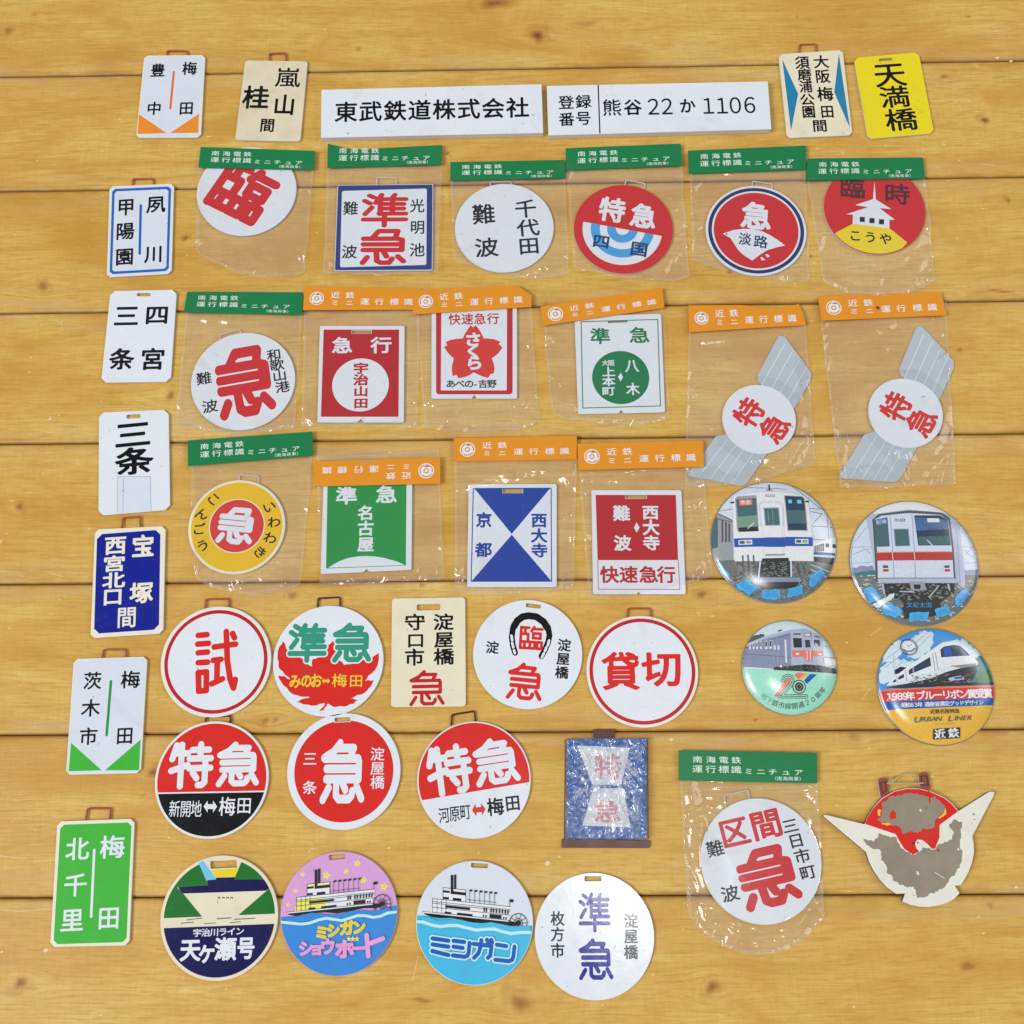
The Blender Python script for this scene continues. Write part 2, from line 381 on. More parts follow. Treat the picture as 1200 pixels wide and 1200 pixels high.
class Thing:
    LAYER = 0.00001
    def __init__(s, name, label, cat, at, group=None, zt=0.0018, vf=None, axis=None):
        s.vf = vf or (0, 0, 1.0)
        s.zt = zt
        s.root = bpy.data.objects.new(name, None)
        s.root.empty_display_size = 0.01
        COL.objects.link(s.root)
        tag(s.root, label, cat, group)
        s.o = U(*s.px(at), zt)
        s.root.location = (s.o[0], s.o[1], 0)
        s.parts = {}
        s.k = 0
        s.dome = None
        s.gloss = False
        s.ang = 0.0
        if axis: s.turn(*axis)
    def px(s, p): return (s.vf[0] + p[0] / s.vf[2], s.vf[1] + p[1] / s.vf[2])
    def W(s, p): return U(*s.px(p), s.zt) - s.o
    def Ws(s, pts): return [s.W(p) for p in pts]
    def turn(s, top, bottom):
        """text-up direction from two points one above the other"""
        d = s.W(top) - s.W(bottom)
        s.ang = math.atan2(d[1], d[0]) - math.pi / 2
    def sc(s, p): 
        a, b = scales(*s.px(p), s.zt)
        return a / s.vf[2], b / s.vf[2]
    def z(s, x, y):
        return s.zt if s.dome is None else s.dome(x, y)[0]
    # --- collecting faces
    def put(s, part, col, polys, bump=True):
        P = s.parts.setdefault(part, ([], [], [], []))
        V, F, MI, MN = P
        if col not in MN: MN.append(col)
        mi = MN.index(col)
        if bump: s.k += 1
        dz = s.k * s.LAYER
        for pl in polys:
            b = len(V)
            for x, y in pl: V.append((float(x), float(y), s.z(x, y) + dz))
            F.append(tuple(range(b, b + len(pl)))); MI.append(mi)
    def shape(s, part, col, sh, cell=0.0004, bump=True):
        s.put(part, col, march(sh, cell, 10 ** 6 if s.dome is None else 2), bump)
    def poly(s, part, col, pts, clip=None, cell=0.0004):
        w = s.Ws(pts)
        if s.dome is None and clip is None:
            v = [Vector((p[0], p[1], 0)) for p in w]
            s.put(part, col, [[w[i] for i in t][::1] if _ccw([w[i] for i in t]) else [w[i] for i in t][::-1] for t in tessellate_polygon([v])])
        else:
            sh = polygon(w)
            s.shape(part, col, (sh & clip) if clip else sh, cell)
    def disc(s, part, col, c, r, clip=None, cell=0.0005):
        """r in view units (horizontal)"""
        sh = circle(s.W(c), r * s.sc(c)[0])
        s.shape(part, col, (sh & clip) if clip else sh, cell)
    def ring(s, part, col, c, r1, r0, clip=None, cell=0.0004):
        k = s.sc(c)[0]
        sh = circle(s.W(c), r1 * k) - circle(s.W(c), r0 * k)
        s.shape(part, col, (sh & clip) if clip else sh, cell)
    def line(s, part, col, pts, w, clip=None, cell=0.0003):
        """w: full width in view units"""
        k = s.sc(pts[0])[0]
        sh = capsules([(s.Ws(pts), w * k / 2)])
        s.shape(part, col, (sh & clip) if clip else sh, min(cell, w * k / 2))
    def lines(s, part, col, many, w, clip=None, cell=0.0003):
        k = s.sc(many[0][0])[0]
        sh = capsules([(s.Ws(p), w * k / 2) for p in many])
        s.shape(part, col, (sh & clip) if clip else sh, min(cell, w * k / 2))
    def t(s, ch, x, y, w, h=None, col='ink', b=0.0, rot=0.0, part='lettering', stroke=None, n=None, sh=0.0, em=0.92, bump=True):
        """one character: centre, ink width and height in view units; rot in degrees (anticlockwise) on top of the sign's own turn"""
        h = h or w
        if ch in '0123456789': ch = chr(ord(ch) + 0xFEE0)
        sx, sy = s.sc((x, y))
        ew, eh = w * sx / em, h * sy / em
        if stroke: ew, eh = w * sx, h * sy
        n = n or int(min(110, max(34, max(ew, eh) / 0.00022)))
        a = s.ang + math.radians(rot)
        ca, sa = math.cos(a), math.sin(a)
        c = s.W((x, y))
        out = []
        for pl in glyph(ch, b, n, stroke):
            q = []
            for gx, gy in pl:
                X, Y = (gx + sh * gy) * ew, gy * eh
                q.append((c[0] + ca * X - sa * Y, c[1] + sa * X + ca * Y))
            out.append(q)
        s.put(part, col, out, bump)
    def col_text(s, txt, p0, p1, w, h=None, **k):
        """characters spread evenly from p0 to p1"""
        n = len(txt)
        for i, ch in enumerate(txt):
            f = i / max(1, n - 1)
            if ch != ' ': s.t(ch, p0[0] + (p1[0] - p0[0]) * f, p0[1] + (p1[1] - p0[1]) * f, w, h, **k)
    # --- bodies
    def plate(s, outline, col, holes=(), z0=0.0003, side='side', part='plate', mats=None, e=0.00018):
        """a flat board: outline and holes are local xy lists"""
        outline = _orient(outline); holes = [_orient(h)[::-1] for h in holes]
        zt = s.zt
        V, F, MI = [], [], []
        def loop(pts, z): 
            b = len(V); V.extend((float(p[0]), float(p[1]), z) for p in pts); return list(range(b, b + len(pts)))
        tops, bots = [], []
        for lp in [outline] + holes:
            ins = inset(lp, e)
            t = loop(ins, zt); m = loop(lp, zt - e); q = loop(lp, z0)
            n = len(lp)
            for i in range(n):
                j = (i + 1) % n
                F.append((m[i], m[j], t[j], t[i])); MI.append(0)
                F.append((q[i], q[j], m[j], m[i])); MI.append(1)
            tops.append(t); bots.append(q)
        for ids, flip, mi in ((tops, False, 0), (bots, True, 1)):
            flat = [i for l in ids for i in l]
            for tr in tessellate_polygon([[Vector(V[i]) for i in l] for l in ids]):
                f = [flat[i] for i in tr]
                if _ccw([V[i] for i in f]) == flip: f = f[::-1]
                F.append(tuple(f)); MI.append(mi)
        ms = mats or [paint(col, gloss=s.gloss), paint(side)]
        o = mesh_obj(part, V, F, ms, MI, s.root)
        s.outline = polygon(outline) if not hasattr(s, 'outline') else s.outline
        return o
    def quad(s, corners, r, kind='round', n=5):
        """rectangle through four view corners with rounded or cut corners (r metres)"""
        return corner(s.Ws(corners), r, kind, n)
    def slot(s, corners, r=0.0012): return corner(s.Ws(corners), r, 'round', 5)
    def disc_plate(s, c, r, col, holes=(), **k):
        R = r * s.sc(c)[0]; C = s.W(c)
        s.C, s.R = C, R
        s.clip = circle(C, R)
        s.outline = circle(C, R)
        pts = [C + R * np.array([math.cos(a), math.sin(a)]) for a in np.linspace(0, 2 * math.pi, 128, endpoint=False)]
        return s.plate(pts, col, holes, **k)
    def wire(s, pts, r=0.0006, mat=None, part='hanging_loop', z=0.0012):
        w = s.Ws(pts)
        w = corner_open(w, 0.0012)
        V, F = tube([(p[0], p[1], z) for p in w], r)
        return mesh_obj(part, V, F, [mat or metal('rusty_wire', (176, 84, 58), 0.5, 0.2)], None, s.root, smooth=True)
    def done(s, badge=False):
        for name, (V, F, MI, MN) in s.parts.items():
            nm = None
            if s.dome is not None: nm = [s.dome(v[0], v[1])[1] for v in V]
            mesh_obj(name.split('#')[0], V, F, [badge_mat(c) if badge else paint(c, gloss=s.gloss) for c in MN], MI, s.root, normals=nm)
        return s

def _area(p): 
    return 0.5 * sum(p[i][0] * p[(i + 1) % len(p)][1] - p[(i + 1) % len(p)][0] * p[i][1] for i in range(len(p)))
def _ccw(p): return _area(p) > 0
def _orient(p): p = [np.asarray(q, float) for q in p]; return p if _ccw(p) else p[::-1]
def inset(lp, e):
    p = np.asarray(lp, float); n = len(p); out = []
    for i in range(n):
        a, b, c = p[i - 1], p[i], p[(i + 1) % n]
        d1 = (b - a) / (np.linalg.norm(b - a) + 1e-12); d2 = (c - b) / (np.linalg.norm(c - b) + 1e-12)
        n1 = np.array([-d1[1], d1[0]]); n2 = np.array([-d2[1], d2[0]])
        m = n1 + n2; L = np.linalg.norm(m)
        m = n1 if L < 1e-6 else m / L
        k = max(0.5, float(m @ n1))
        out.append(b + m * e / k)
    return out
def corner(w, r, kind='round', n=5):
    w = [np.asarray(p, float) for p in w]; m = len(w); out = []
    for i in range(m):
        a, b, c = w[i - 1], w[i], w[(i + 1) % m]
        u = (a - b) / np.linalg.norm(a - b); v = (c - b) / np.linalg.norm(c - b)
        if r <= 0: out.append(b); continue
        if kind == 'cut': out += [b + u * r, b + v * r]; continue
        for t in np.linspace(0, 1, n + 1):
            out.append((1 - t) ** 2 * (b + u * r) + 2 * t * (1 - t) * b + t * t * (b + v * r))
    return out
def corner_open(w, r, n=4):
    out = [np.asarray(w[0])]
    for i in range(1, len(w) - 1):
        a, b, c = [np.asarray(w[j], float) for j in (i - 1, i, i + 1)]
        u = (a - b) / np.linalg.norm(a - b); v = (c - b) / np.linalg.norm(c - b)
        for t in np.linspace(0, 1, n + 1): out.append((1 - t) ** 2 * (b + u * r) + 2 * t * (1 - t) * b + t * t * (b + v * r))
    return out + [np.asarray(w[-1])]
def tube(pts, r, n=8):
    V, F = [], []
    P = [Vector(p) for p in pts]
    for i, p in enumerate(P):
        d = (P[min(i + 1, len(P) - 1)] - P[max(i - 1, 0)]).normalized()
        up = Vector((0, 0, 1)) if abs(d.z) < 0.9 else Vector((1, 0, 0))
        a = d.cross(up).normalized(); b = a.cross(d)
        for k in range(n):
            t = 2 * math.pi * k / n
            V.append(tuple(p + a * (r * math.cos(t)) + b * (r * math.sin(t))))
    for i in range(len(P) - 1):
        for k in range(n):
            q = (k + 1) % n
            F.append((i * n + k, i * n + q, (i + 1) * n + q, (i + 1) * n + k))
    F.append(tuple(range(n))[::-1]); F.append(tuple(range((len(P) - 1) * n, len(P) * n)))
    return V, F

# ------------------------------------------------------------------ the boards
KNOTS = [ # u, v, core radius mm, strength, stretch along the grain
 (630, 42, 4.2, 1.0, 1.2), (688, 28, 4.0, .35, 1.8), (578, 4, 4.5, .8, 2.2), (420, 58, 1.6, .5, 1.4), (10, 36, 3.0, .7, 1.4), (40, 17, 1.2, .6, 1.4),
 (50, 336, 3.4, .75, .9), (217, 279, 1.6, 1.0, 1.2), (1154, 141, 2.3, 1.1, 1.1), (1181, 235, 2.0, .75, .7), (1106, 90, 1.8, .7, 1.5), (1135, 20, .9, .7, 1.5), (935, 20, .9, .6, 1.5),
 (23, 594, 2.2, .8, 1.1), (200, 464, 3.0, .75, .9), (343, 698, 2.3, .9, 1.0), (835, 1156, 3.4, .85, 1.0), (1134, 1132, 2.6, .75, 1.2), (24, 1152, 2.8, .9, 1.2),
 (609, 1176, 4.4, .75, 1.1), (180, 905, 2.4, 1.0, 1.1), (168, 932, 1.0, .6, 1), (311, 845, 1.8, .8, 1.1), (323, 843, 1.6, .7, 1.1), (1160, 1061, 1.4, .7, 1.2), (1124, 410, .9, .9, 1.3),
 (822, 697, 2.4, .8, 1.1), (1001, 863, 2.4, .6, 1.4), (855, 318, 2.0, .7, 1.0), (525, 180, 1.0, 1.0, 1.2), (812, 258, .8, .7, 1), (495, 686, 1.0, .8, 1.2), (313, 745, 1.2, .5, 1),
 (760, 1110, 1.0, .4, 1), (997, 1120, .8, .3, 1), (632, 1105, 2.6, .5, 1.0), (640, 355, 1.2, .4, 1), (950, 300, 1.3, .6, 1), (1060, 300, 1.1, .3, 1.), (640, 690, 1.0, .3, 1), (1140, 1000, 1.2, .3, 1.), (100, 780, 1.0, .3, 1), (70, 1000, 1.1, .3, 1)]
NICKS = [(495, 1172, 5, .9), (1172, 341, 9, .8), (1126, 409, 1.2, .9), (886, 844, 1.0, .8), (1008, 580, .8, .5)]
KW = [(*U(u, v), r / 1000, s, e) for u, v, r, s, e in KNOTS]
NW = [(*U(u, v), l / 1000, s) for u, v, l, s in NICKS]

def wood_material():
    m, nt, b = base_mat('varnished_pine')
    N, L = nt.nodes, nt.links
    def at(n): a = N.new('ShaderNodeAttribute'); a.attribute_name = n; return a
    tc = N.new('ShaderNodeTexCoord')
    sp = N.new('ShaderNodeSeparateXYZ'); L.new(tc.outputs['Object'], sp.inputs[0])
    gy, kn, ed, sd = at('grain_y'), at('knot'), at('edge'), at('seed')
    def vec(sx, sy, off=0):
        a = N.new('ShaderNodeMath'); a.operation = 'MULTIPLY'; a.inputs[1].default_value = sx; L.new(sp.outputs['X'], a.inputs[0])
        c = N.new('ShaderNodeMath'); c.operation = 'MULTIPLY'; c.inputs[1].default_value = sy; L.new(gy.outputs['Fac'], c.inputs[0])
        s_ = N.new('ShaderNodeMath'); s_.operation = 'ADD'; s_.inputs[1].default_value = off; L.new(sd.outputs['Fac'], s_.inputs[0])
        v = N.new('ShaderNodeCombineXYZ'); L.new(a.outputs[0], v.inputs[0]); L.new(c.outputs[0], v.inputs[1]); L.new(s_.outputs[0], v.inputs[2])
        return v.outputs[0]
    def noise_(v, detail=4, rough=.55, dist=0.0):
        n = N.new('ShaderNodeTexNoise'); n.inputs['Scale'].default_value = 1; n.inputs['Detail'].default_value = detail; n.inputs['Roughness'].default_value = rough; n.inputs['Distortion'].default_value = dist
        L.new(v, n.inputs['Vector']); return n.outputs['Fac']
    def ramp(f, stops):
        r = N.new('ShaderNodeValToRGB'); L.new(f, r.inputs[0])
        while len(r.color_ramp.elements) < len(stops): r.color_ramp.elements.new(0.5)
        for e, (p, c) in zip(r.color_ramp.elements, stops):
            e.position = p; e.color = (*[lin(x) for x in c], 1) if len(c) == 3 else c
        return r.outputs[0]
    def mix(f, a, c, kind='MIX', fac=None):
        x = N.new('ShaderNodeMix'); x.data_type = 'RGBA'; x.blend_type = kind
        if fac is not None: x.inputs['Factor'].default_value = fac
        else: L.new(f, x.inputs['Factor'])
        for s_, v in (('A', a), ('B', c)):
            if isinstance(v, tuple): x.inputs[s_].default_value = v
            else: L.new(v, x.inputs[s_])
        return x.outputs['Result']
    def mapr(f, a, c, lo=0., hi=1.):
        r = N.new('ShaderNodeMapRange'); L.new(f, r.inputs['Value'])
        r.inputs['From Min'].default_value = a; r.inputs['From Max'].default_value = c; r.inputs['To Min'].default_value = lo; r.inputs['To Max'].default_value = hi
        return r.outputs['Result']
    def mul(a, c):
        x = N.new('ShaderNodeMath'); x.operation = 'MULTIPLY'; L.new(a, x.inputs[0])
        if isinstance(c, float): x.inputs[1].default_value = c
        else: L.new(c, x.inputs[1])
        return x.outputs[0]
    broad = noise_(vec(6, 24), 6, .62, .9)
    base = ramp(broad, [(.30, WOOD[0]), (.48, WOOD[1]), (.62, WOOD[2]), (.75, WOOD[3])])
    rings = noise_(vec(3.0, 150, 3), 3, .6, .5)
    base = mix(mapr(rings, .50, .74, 0, .34), base, (*[lin(c) for c in WOOD[4]], 1))
    fine = noise_(vec(60, 560, 5), 5, .75)
    base = mix(mapr(fine, .48, .66, 0, .50), base, (*[lin(c) for c in WOOD[5]], 1))
    fib = noise_(vec(26, 1500, 15), 2, .6)
    base = mix(mapr(fib, .50, .68, 0, .36), base, (*[lin(c) for c in WOOD[5]], 1))
    # saw marks across the grain
    saw = noise_(vec(420, 60, 9), 2, .6)
    base = mix(mapr(saw, .42, .75, 0, .20), base, (*[lin(c) for c in WOOD[4]], 1))
    cloud = noise_(vec(11, 20, 11), 6, .66, 1.0)
    base = mix(mapr(cloud, .47, .66, 0, .62), base, (*[lin(c) for c in WOOD[6]], 1))
    # knots
    base = mix(mapr(kn.outputs['Fac'], .04, .5, 0, .75), base, (*[lin(c) for c in (164, 104, 46)], 1))
    base = mix(mapr(kn.outputs['Fac'], .55, 1.0, 0, .85), base, (*[lin(c) for c in (98, 58, 30)], 1))
    # varnish worn through near the board edges, specks
    wn = noise_(vec(60, 420, 21), 5, .7)
    we = mul(mapr(wn, .60, .68), mapr(ed.outputs['Fac'], .0015, .006, 1, 0))
    base = mix(mul(we, .75), base, (*[lin(c) for c in (232, 205, 158)], 1))
    w2 = noise_(vec(13, 90, 25), 6, .68)
    w2e = mul(mapr(w2, .48, .66), mapr(ed.outputs['Fac'], .003, .022, 1, 0))
    base = mix(mul(w2e, .72), base, (*[lin(c) for c in (206, 170, 118)], 1))
    spk = noise_(vec(210, 300, 31), 1, .5)
    base = mix(mul(mapr(spk, .765, .79), .6), base, (*[lin(c) for c in (240, 215, 168)], 1))
    band = mul(mapr(ed.outputs['Fac'], .0018, .0042, 1, 0), mapr(cloud, .35, .6))  # shade of the bevels, painted as a reddish brown band
    base = mix(mul(band, .40), base, (*[lin(c) for c in (158, 100, 44)], 1))
    # grime in the joints
    base = mix(mapr(ed.outputs['Fac'], .0, .0014, .60, 0), base, (*[lin(c) for c in (104, 60, 22)], 1))
    L.new(base, b.inputs['Base Color'])
    L.new(mapr(broad, .3, .7, .34, .52), b.inputs['Roughness'])
    b.inputs['Specular IOR Level'].default_value = 0.35
    bp = N.new('ShaderNodeBump'); bp.inputs['Strength'].default_value = 0.18; bp.inputs['Distance'].default_value = 0.0006
    hsum = N.new('ShaderNodeMath'); hsum.operation = 'ADD'; L.new(fine, hsum.inputs[0]); L.new(mul(saw, .6), hsum.inputs[1])
    L.new(hsum.outputs[0], bp.inputs['Height']); L.new(bp.outputs['Normal'], b.inputs['Normal'])
    return m
WOOD = [(203, 154, 64), (219, 176, 86), (226, 188, 101), (233, 201, 126), (184, 133, 50), (176, 126, 47), (198, 142, 56)]
WOODM = wood_material()

def plank(i, parent):
    y1, y0 = Y0 - i * .1, Y0 - (i + 1) * .1
    g = .00026
    near = -1 <= i <= 6
    dy = .0015 if near else .006
    e = np.array([0, .0002, .0006, .0011, .0017, .0025])
    ys = np.concatenate([y0 + g + e, np.arange(y0 + .004, y1 - .004, dy), (y1 - g - e)[::-1]])
    xs = np.arange(-.62, .62, .0018 if near else .012)
    X, Y = np.meshgrid(xs, ys)
    d = np.minimum(Y - y0 - g, y1 - g - Y)
    Z = -0.0013 * np.clip(1 - d / .0021, 0, 1) ** 2
    rs = random.Random(i + 50)
    seed = rs.uniform(0, 90)
    G = Y + .0022 * np.sin(X * rs.uniform(4, 9) + rs.uniform(0, 6)) + .0012 * np.sin(X * rs.uniform(14, 24) + rs.uniform(0, 6))
    K = np.zeros_like(X)
    for kx, ky, r, s, el in KW:
        if not (y0 - .01 < ky < y1 + .01): continue
        dx, dyy = X - kx, Y - ky
        th = np.arctan2(dyy, dx); R = np.sqrt((dx / el) ** 2 + dyy ** 2) * (1 + .16 * np.sin(2 * th + kx * 90) + .12 * np.sin(3 * th + ky * 70) + .07 * np.sin(5 * th + kx * 40))
        G = G - dyy * .80 * np.exp(-((dx / (r * 5 * el)) ** 2 + (dyy / (r * 3.0)) ** 2))
        K = np.maximum(K, s * np.exp(-(R / r) ** 2 * .9))
        K = np.maximum(K, s * .30 * np.exp(-((R - r * 1.9) / (r * .5)) ** 2) * (.5 + .5 * np.sin(th + kx * 50)))
        Z = Z + .0002 * s * np.exp(-(R / (r * 1.6)) ** 2)
    for kx, ky, l, s in NW:
        if y0 < ky < y1:
            q = np.exp(-((X - kx) / l) ** 2 - ((Y - ky + .15 * (X - kx)) / .0009) ** 2)
            K = np.maximum(K, s * q); Z = Z - .0006 * q
    ny, nx = X.shape
    V = np.stack([X.ravel(), Y.ravel(), Z.ravel()], 1)
    idx = np.arange(ny * nx).reshape(ny, nx)
    F = np.stack([idx[:-1, :-1].ravel(), idx[:-1, 1:].ravel(), idx[1:, 1:].ravel(), idx[1:, :-1].ravel()], 1)
    # side walls down into the joint
    lo = len(V)
    V = np.concatenate([V, V[idx[0]] * [1, 1, 0] + [0, 0, -.006], V[idx[-1]] * [1, 1, 0] + [0, 0, -.006]])
    a = np.arange(nx - 1)
    W1 = np.stack([lo + a, lo + a + 1, idx[0][1:], idx[0][:-1]], 1)
    W2 = np.stack([idx[-1][:-1], idx[-1][1:], lo + nx + a + 1, lo + nx + a], 1)
    F = np.concatenate([F, W1, W2])
    me = bpy.data.meshes.new('plank')
    me.vertices.add(len(V)); me.vertices.foreach_set('co', V.astype(np.float32).ravel())
    me.loops.add(F.size); me.loops.foreach_set('vertex_index', F.astype(np.int32).ravel())
    me.polygons.add(len(F)); me.polygons.foreach_set('loop_start', np.arange(0, F.size, 4, dtype=np.int32))
    me.update(calc_edges=True)
    tail = 2 * nx
    for nme, arr in (('grain_y', np.concatenate([G.ravel(), np.tile(G[0], 2)])), ('knot', np.concatenate([K.ravel(), np.zeros(tail)])),
                     ('edge', np.concatenate([np.maximum(d, 0).ravel(), np.zeros(tail)])), ('seed', np.full(len(V), seed))):
        at = me.attributes.new(nme, 'FLOAT', 'POINT'); at.data.foreach_set('value', arr.astype(np.float32))
    me.materials.append(WOODM)
    me.shade_smooth()
    o = bpy.data.objects.new('plank', me); COL.objects.link(o); o.parent = parent
    return o
# the board under the joints is the table body itself
tb = mesh_obj('wooden_tabletop', [(-.62, -.5, -.005), (.62, -.5, -.005), (.62, .95, -.005), (-.62, .95, -.005), (-.62, -.5, -.03), (.62, -.5, -.03), (.62, .95, -.03), (-.62, .95, -.03)],
              [(0, 1, 2, 3), (7, 6, 5, 4), (0, 4, 5, 1), (1, 5, 6, 2), (2, 6, 7, 3), (3, 7, 4, 0)], [WOODM], None, None)
tb['kind'] = 'structure'
tb['label'] = 'varnished yellow pine boards laid side by side with dark joints'
for nme in ('grain_y', 'knot', 'edge', 'seed'):
    tb.data.attributes.new(nme, 'FLOAT', 'POINT')
for i in range(-4, 5 + 5): plank(i, tb)

# scratches and crumbs of old paint on the varnish
_sm, _snt, _sb = base_mat('pale_scratch'); _sb.inputs['Base Color'].default_value = (lin(232), lin(208), lin(160), 1); _sb.inputs['Roughness'].default_value = .6
def mark(name, pts, w):
    sh = capsules([([U(*p) for p in pts], w)])
    P_ = march(sh, max(.00012, w * .5)); V, F = [], []
    for pl in P_:
        b_ = len(V); V.extend((x, y, .00004) for x, y in pl); F.append(tuple(range(b_, len(V))))
    if F: mesh_obj(name, V, F, [_sm], None, tb)
for p_ in ([(560, 1062), (570, 1030), (573, 1012)], [(500, 952), (512, 930)], [(484, 1148), (490, 1120)], [(0, 1003), (30, 1006)], [(40, 1010), (70, 1007)], [(360, 1000), (366, 994), (372, 996)], [(1020, 745), (1032, 736)], [(880, 200), (884, 190)],
           [(66, 376), (72, 378), (74, 388)], [(52, 494), (60, 488)], [(1150, 192), (1166, 194)], [(0, 1066), (22, 1068), (60, 1065)], [(150, 862), (170, 862)], [(490, 866), (520, 868)], [(60, 672), (74, 676)], [(1010, 820), (1020, 806)], [(1080, 300), (1090, 306)]):
    mark('scratch', p_, .00016)
for u_, v_, r_ in ((53, 1114, .0011), (641, 1012, .0013), (1.5, 1116, .0006), (1152, 1094, .0005), (786, 867, .0009), (58, 491, .0009), (1168, 68, .0010), (1184, 72, .0009), (1092, 910, .0005), (705, 1178, .0004), (1000, 1180, .0005), (560, 1000, .0004), (455, 994, .0005), (888, 940, .0005), (1190, 1040, .0007), (120, 745, .0004)):
    mark('paint_speck', [(u_, v_), (u_ + 1.2, v_ - .5)], r_)

# ------------------------------------------------------------------ bags with a folded card
def lerp(a, b, t): return (a[0] + (b[0] - a[0]) * t, a[1] + (b[1] - a[1]) * t)
def quad_at(q, s, t): return lerp(lerp(q[0], q[1], s), lerp(q[3], q[2], s), t)
def emblem(T, part, c, r, wx=1.0):
    """company ring mark: thin outer ring, thick swirl with three teeth, centre dot"""
    T.ring(part, 'white', c, r, r * .88)
    T.ring(part, 'white', c, r * .70, r * .36)
    T.k -= 1
    for a in (90, 210, 330):
        a0 = math.radians(a)
        pts = [(c[0] + r * q * math.cos(a0 + w), c[1] - r * q * math.sin(a0 + w)) for q, w in ((.62, -.75), (.95, .25), (.60, .35))]
        T.poly(part, 'white', pts)
    T.disc(part, 'white', c, r * .2)

def bag(label, sign, card, film, kind='green', outline=None, flip=False, z=None, seed=0, wr=1.0, crease=(), bulge=6, group=None, hole=None):
    """clear bag over a sign: card corners and film corners in photo pixels TL TR BR BL"""
    rnd = random.Random(seed + 100)
    zs = sign.zt + .0005 if sign else .0015
    zc = z or (zs + .0009)
    cc = quad_at(card, .5, .5)
    T = Thing('plastic_bag', label, 'plastic bag', cc, group, zt=zc)
    # header card
    hp = [T.W(p) for p in (outline or card)]
    hp = corner(hp, .0005)
    cardcol = 'hgreen' if kind == 'green' else 'horange'
    hl = []
    if hole: hc = T.W(hole); hl = [[hc + .0014 * np.array([math.cos(a_), math.sin(a_)]) for a_ in np.linspace(0, 2 * math.pi, 20, endpoint=False)]]
    cardo = T.plate(hp, cardcol, hl, part='header_card', z0=zc - .0006, side=cardcol, e=.0001)
    q = card
    wpx = math.hypot(q[1][0] - q[0][0], q[1][1] - q[0][1]); hpx = math.hypot(q[3][0] - q[0][0], q[3][1] - q[0][1])
    a0, a1 = quad_at(q, 0, .5), quad_at(q, 1, .5)
    if flip: q = [q[2], q[3], q[0], q[1]]; a0, a1 = a1, a0
    d = T.W(a1) - T.W(a0); T.ang = math.atan2(d[1], d[0])
    lt = 'header_lettering'
    def tx(ch, s, t, w, h, b=.004): 
        p = quad_at(q, s, t); T.t(ch, p[0], p[1], w * wpx, h * hpx, 'htext' if kind == 'green' else 'white', b, part=lt, n=30, bump=False)
    T.k = 1
    if kind == 'green':
        for ch, s in zip('南海電鉄', (.135, .232, .325, .415)): tx(ch, s, .29, .068, .22, .0)
        for ch, s in zip('運行標識', (.135, .232, .325, .415)): tx(ch, s, .60, .074, .24, .0)
        for ch, s in zip('ミニチュア', (.505, .595, .68, .775, .865)): tx(ch, s, .65, .064, .20, .002)
        for ch, s in zip('（南海商事）', (.69, .728, .768, .808, .848, .888)): tx(ch, s, .86, .036, .13, -.004)
    else:
        for ch, s in zip('近鉄', (.27, .395)): tx(ch, s, .34, .075, .27)
        for ch, s in zip('ミニ', (.27, .395)): tx(ch, s, .68, .065, .23)
        for ch, s in zip('運行標識', (.525, .65, .778, .90)): tx(ch, s, .63, .074, .27)
        emblem(T, lt, quad_at(q, .112, .5), .062 * wpx)
    # film sheet
    nx_, ny_ = 130, 150
    so = sign.o - T.o if sign else None
    TL, TR, BR, BL = [T.W(p) for p in film]
    S, TT = np.meshgrid(np.linspace(0, 1, nx_), np.linspace(0, 1, ny_))
    pts = (TL * (1 - S[..., None]) + TR * S[..., None]) * (1 - TT[..., None]) + (BL * (1 - S[..., None]) + BR * S[..., None]) * TT[..., None]
    bulge_ = bulge * .00058 * np.sin(math.pi * S) ** .7 * np.clip((TT - .6) / .4, 0, 1) ** 1.2
    side_ = np.array([[.0007 * noise.noise((t * 5 + seed, 3.1, seed))] for t in np.linspace(0, 1, ny_)])
    foot_ = np.array([.0010 * noise.noise((q_ * 6 + seed * .7, seed * 2.3, 1.7)) + .0004 * noise.noise((q_ * 22, seed * 2.3, 4.7)) for q_ in np.linspace(0, 1, nx_)])[None, :]
    pts[..., 0] += side_ * np.where(S < .5, 1, -1) * np.abs(2 * S - 1) ** 3
    pts[..., 1] -= bulge_ + foot_ * TT ** 4
    sd = sign.outline(pts.reshape(-1, 2) - so).reshape(ny_, nx_) if sign else np.full((ny_, nx_), -.01)
    k = np.clip(sd / .012, 0, 1); k = k * k * (3 - 2 * k)
    H = zs + (.0007 - zs) * k
    wid_, hei_ = np.linalg.norm(TR - TL), np.linalg.norm(BL - TL)
    bot, edge, top = (1 - TT) * hei_ * 1000, np.minimum(S, 1 - S) * wid_ * 1000, TT * hei_ * 1000
    env = .14 + 1.0 * np.exp(-bot / 9) + .55 * np.exp(-edge / 5) + .35 * np.exp(-top / 5)
    free = np.clip(sd / .004, 0, 1)
    env = env * (.12 + .88 * free)
    R_ = np.zeros_like(S)
    for j in range(ny_):
        for i in range(nx_):
            x, y = pts[j, i]
            n1 = noise.noise((x * 42 + seed * 9, y * 42, seed)); n2 = noise.noise((x * 75 + 5, y * 75 + seed * 3, seed + 2))
            R_[j, i] = (1 - abs(n1)) ** 5 * .0022 + (1 - abs(n2)) ** 4 * .0009
    H = H + wr * env * R_
    # creases: given ones and a few running in from the foot and the corners
    cs = list(crease)
    for _ in range(9):
        a_ = rnd.random(); w_ = rnd.uniform(-.28, .28)
        cs.append((a_, 1.02, min(1, max(0, a_ + w_)), rnd.uniform(.76, .93), rnd.uniform(.0006, .0013), rnd.uniform(.0016, .0034)))
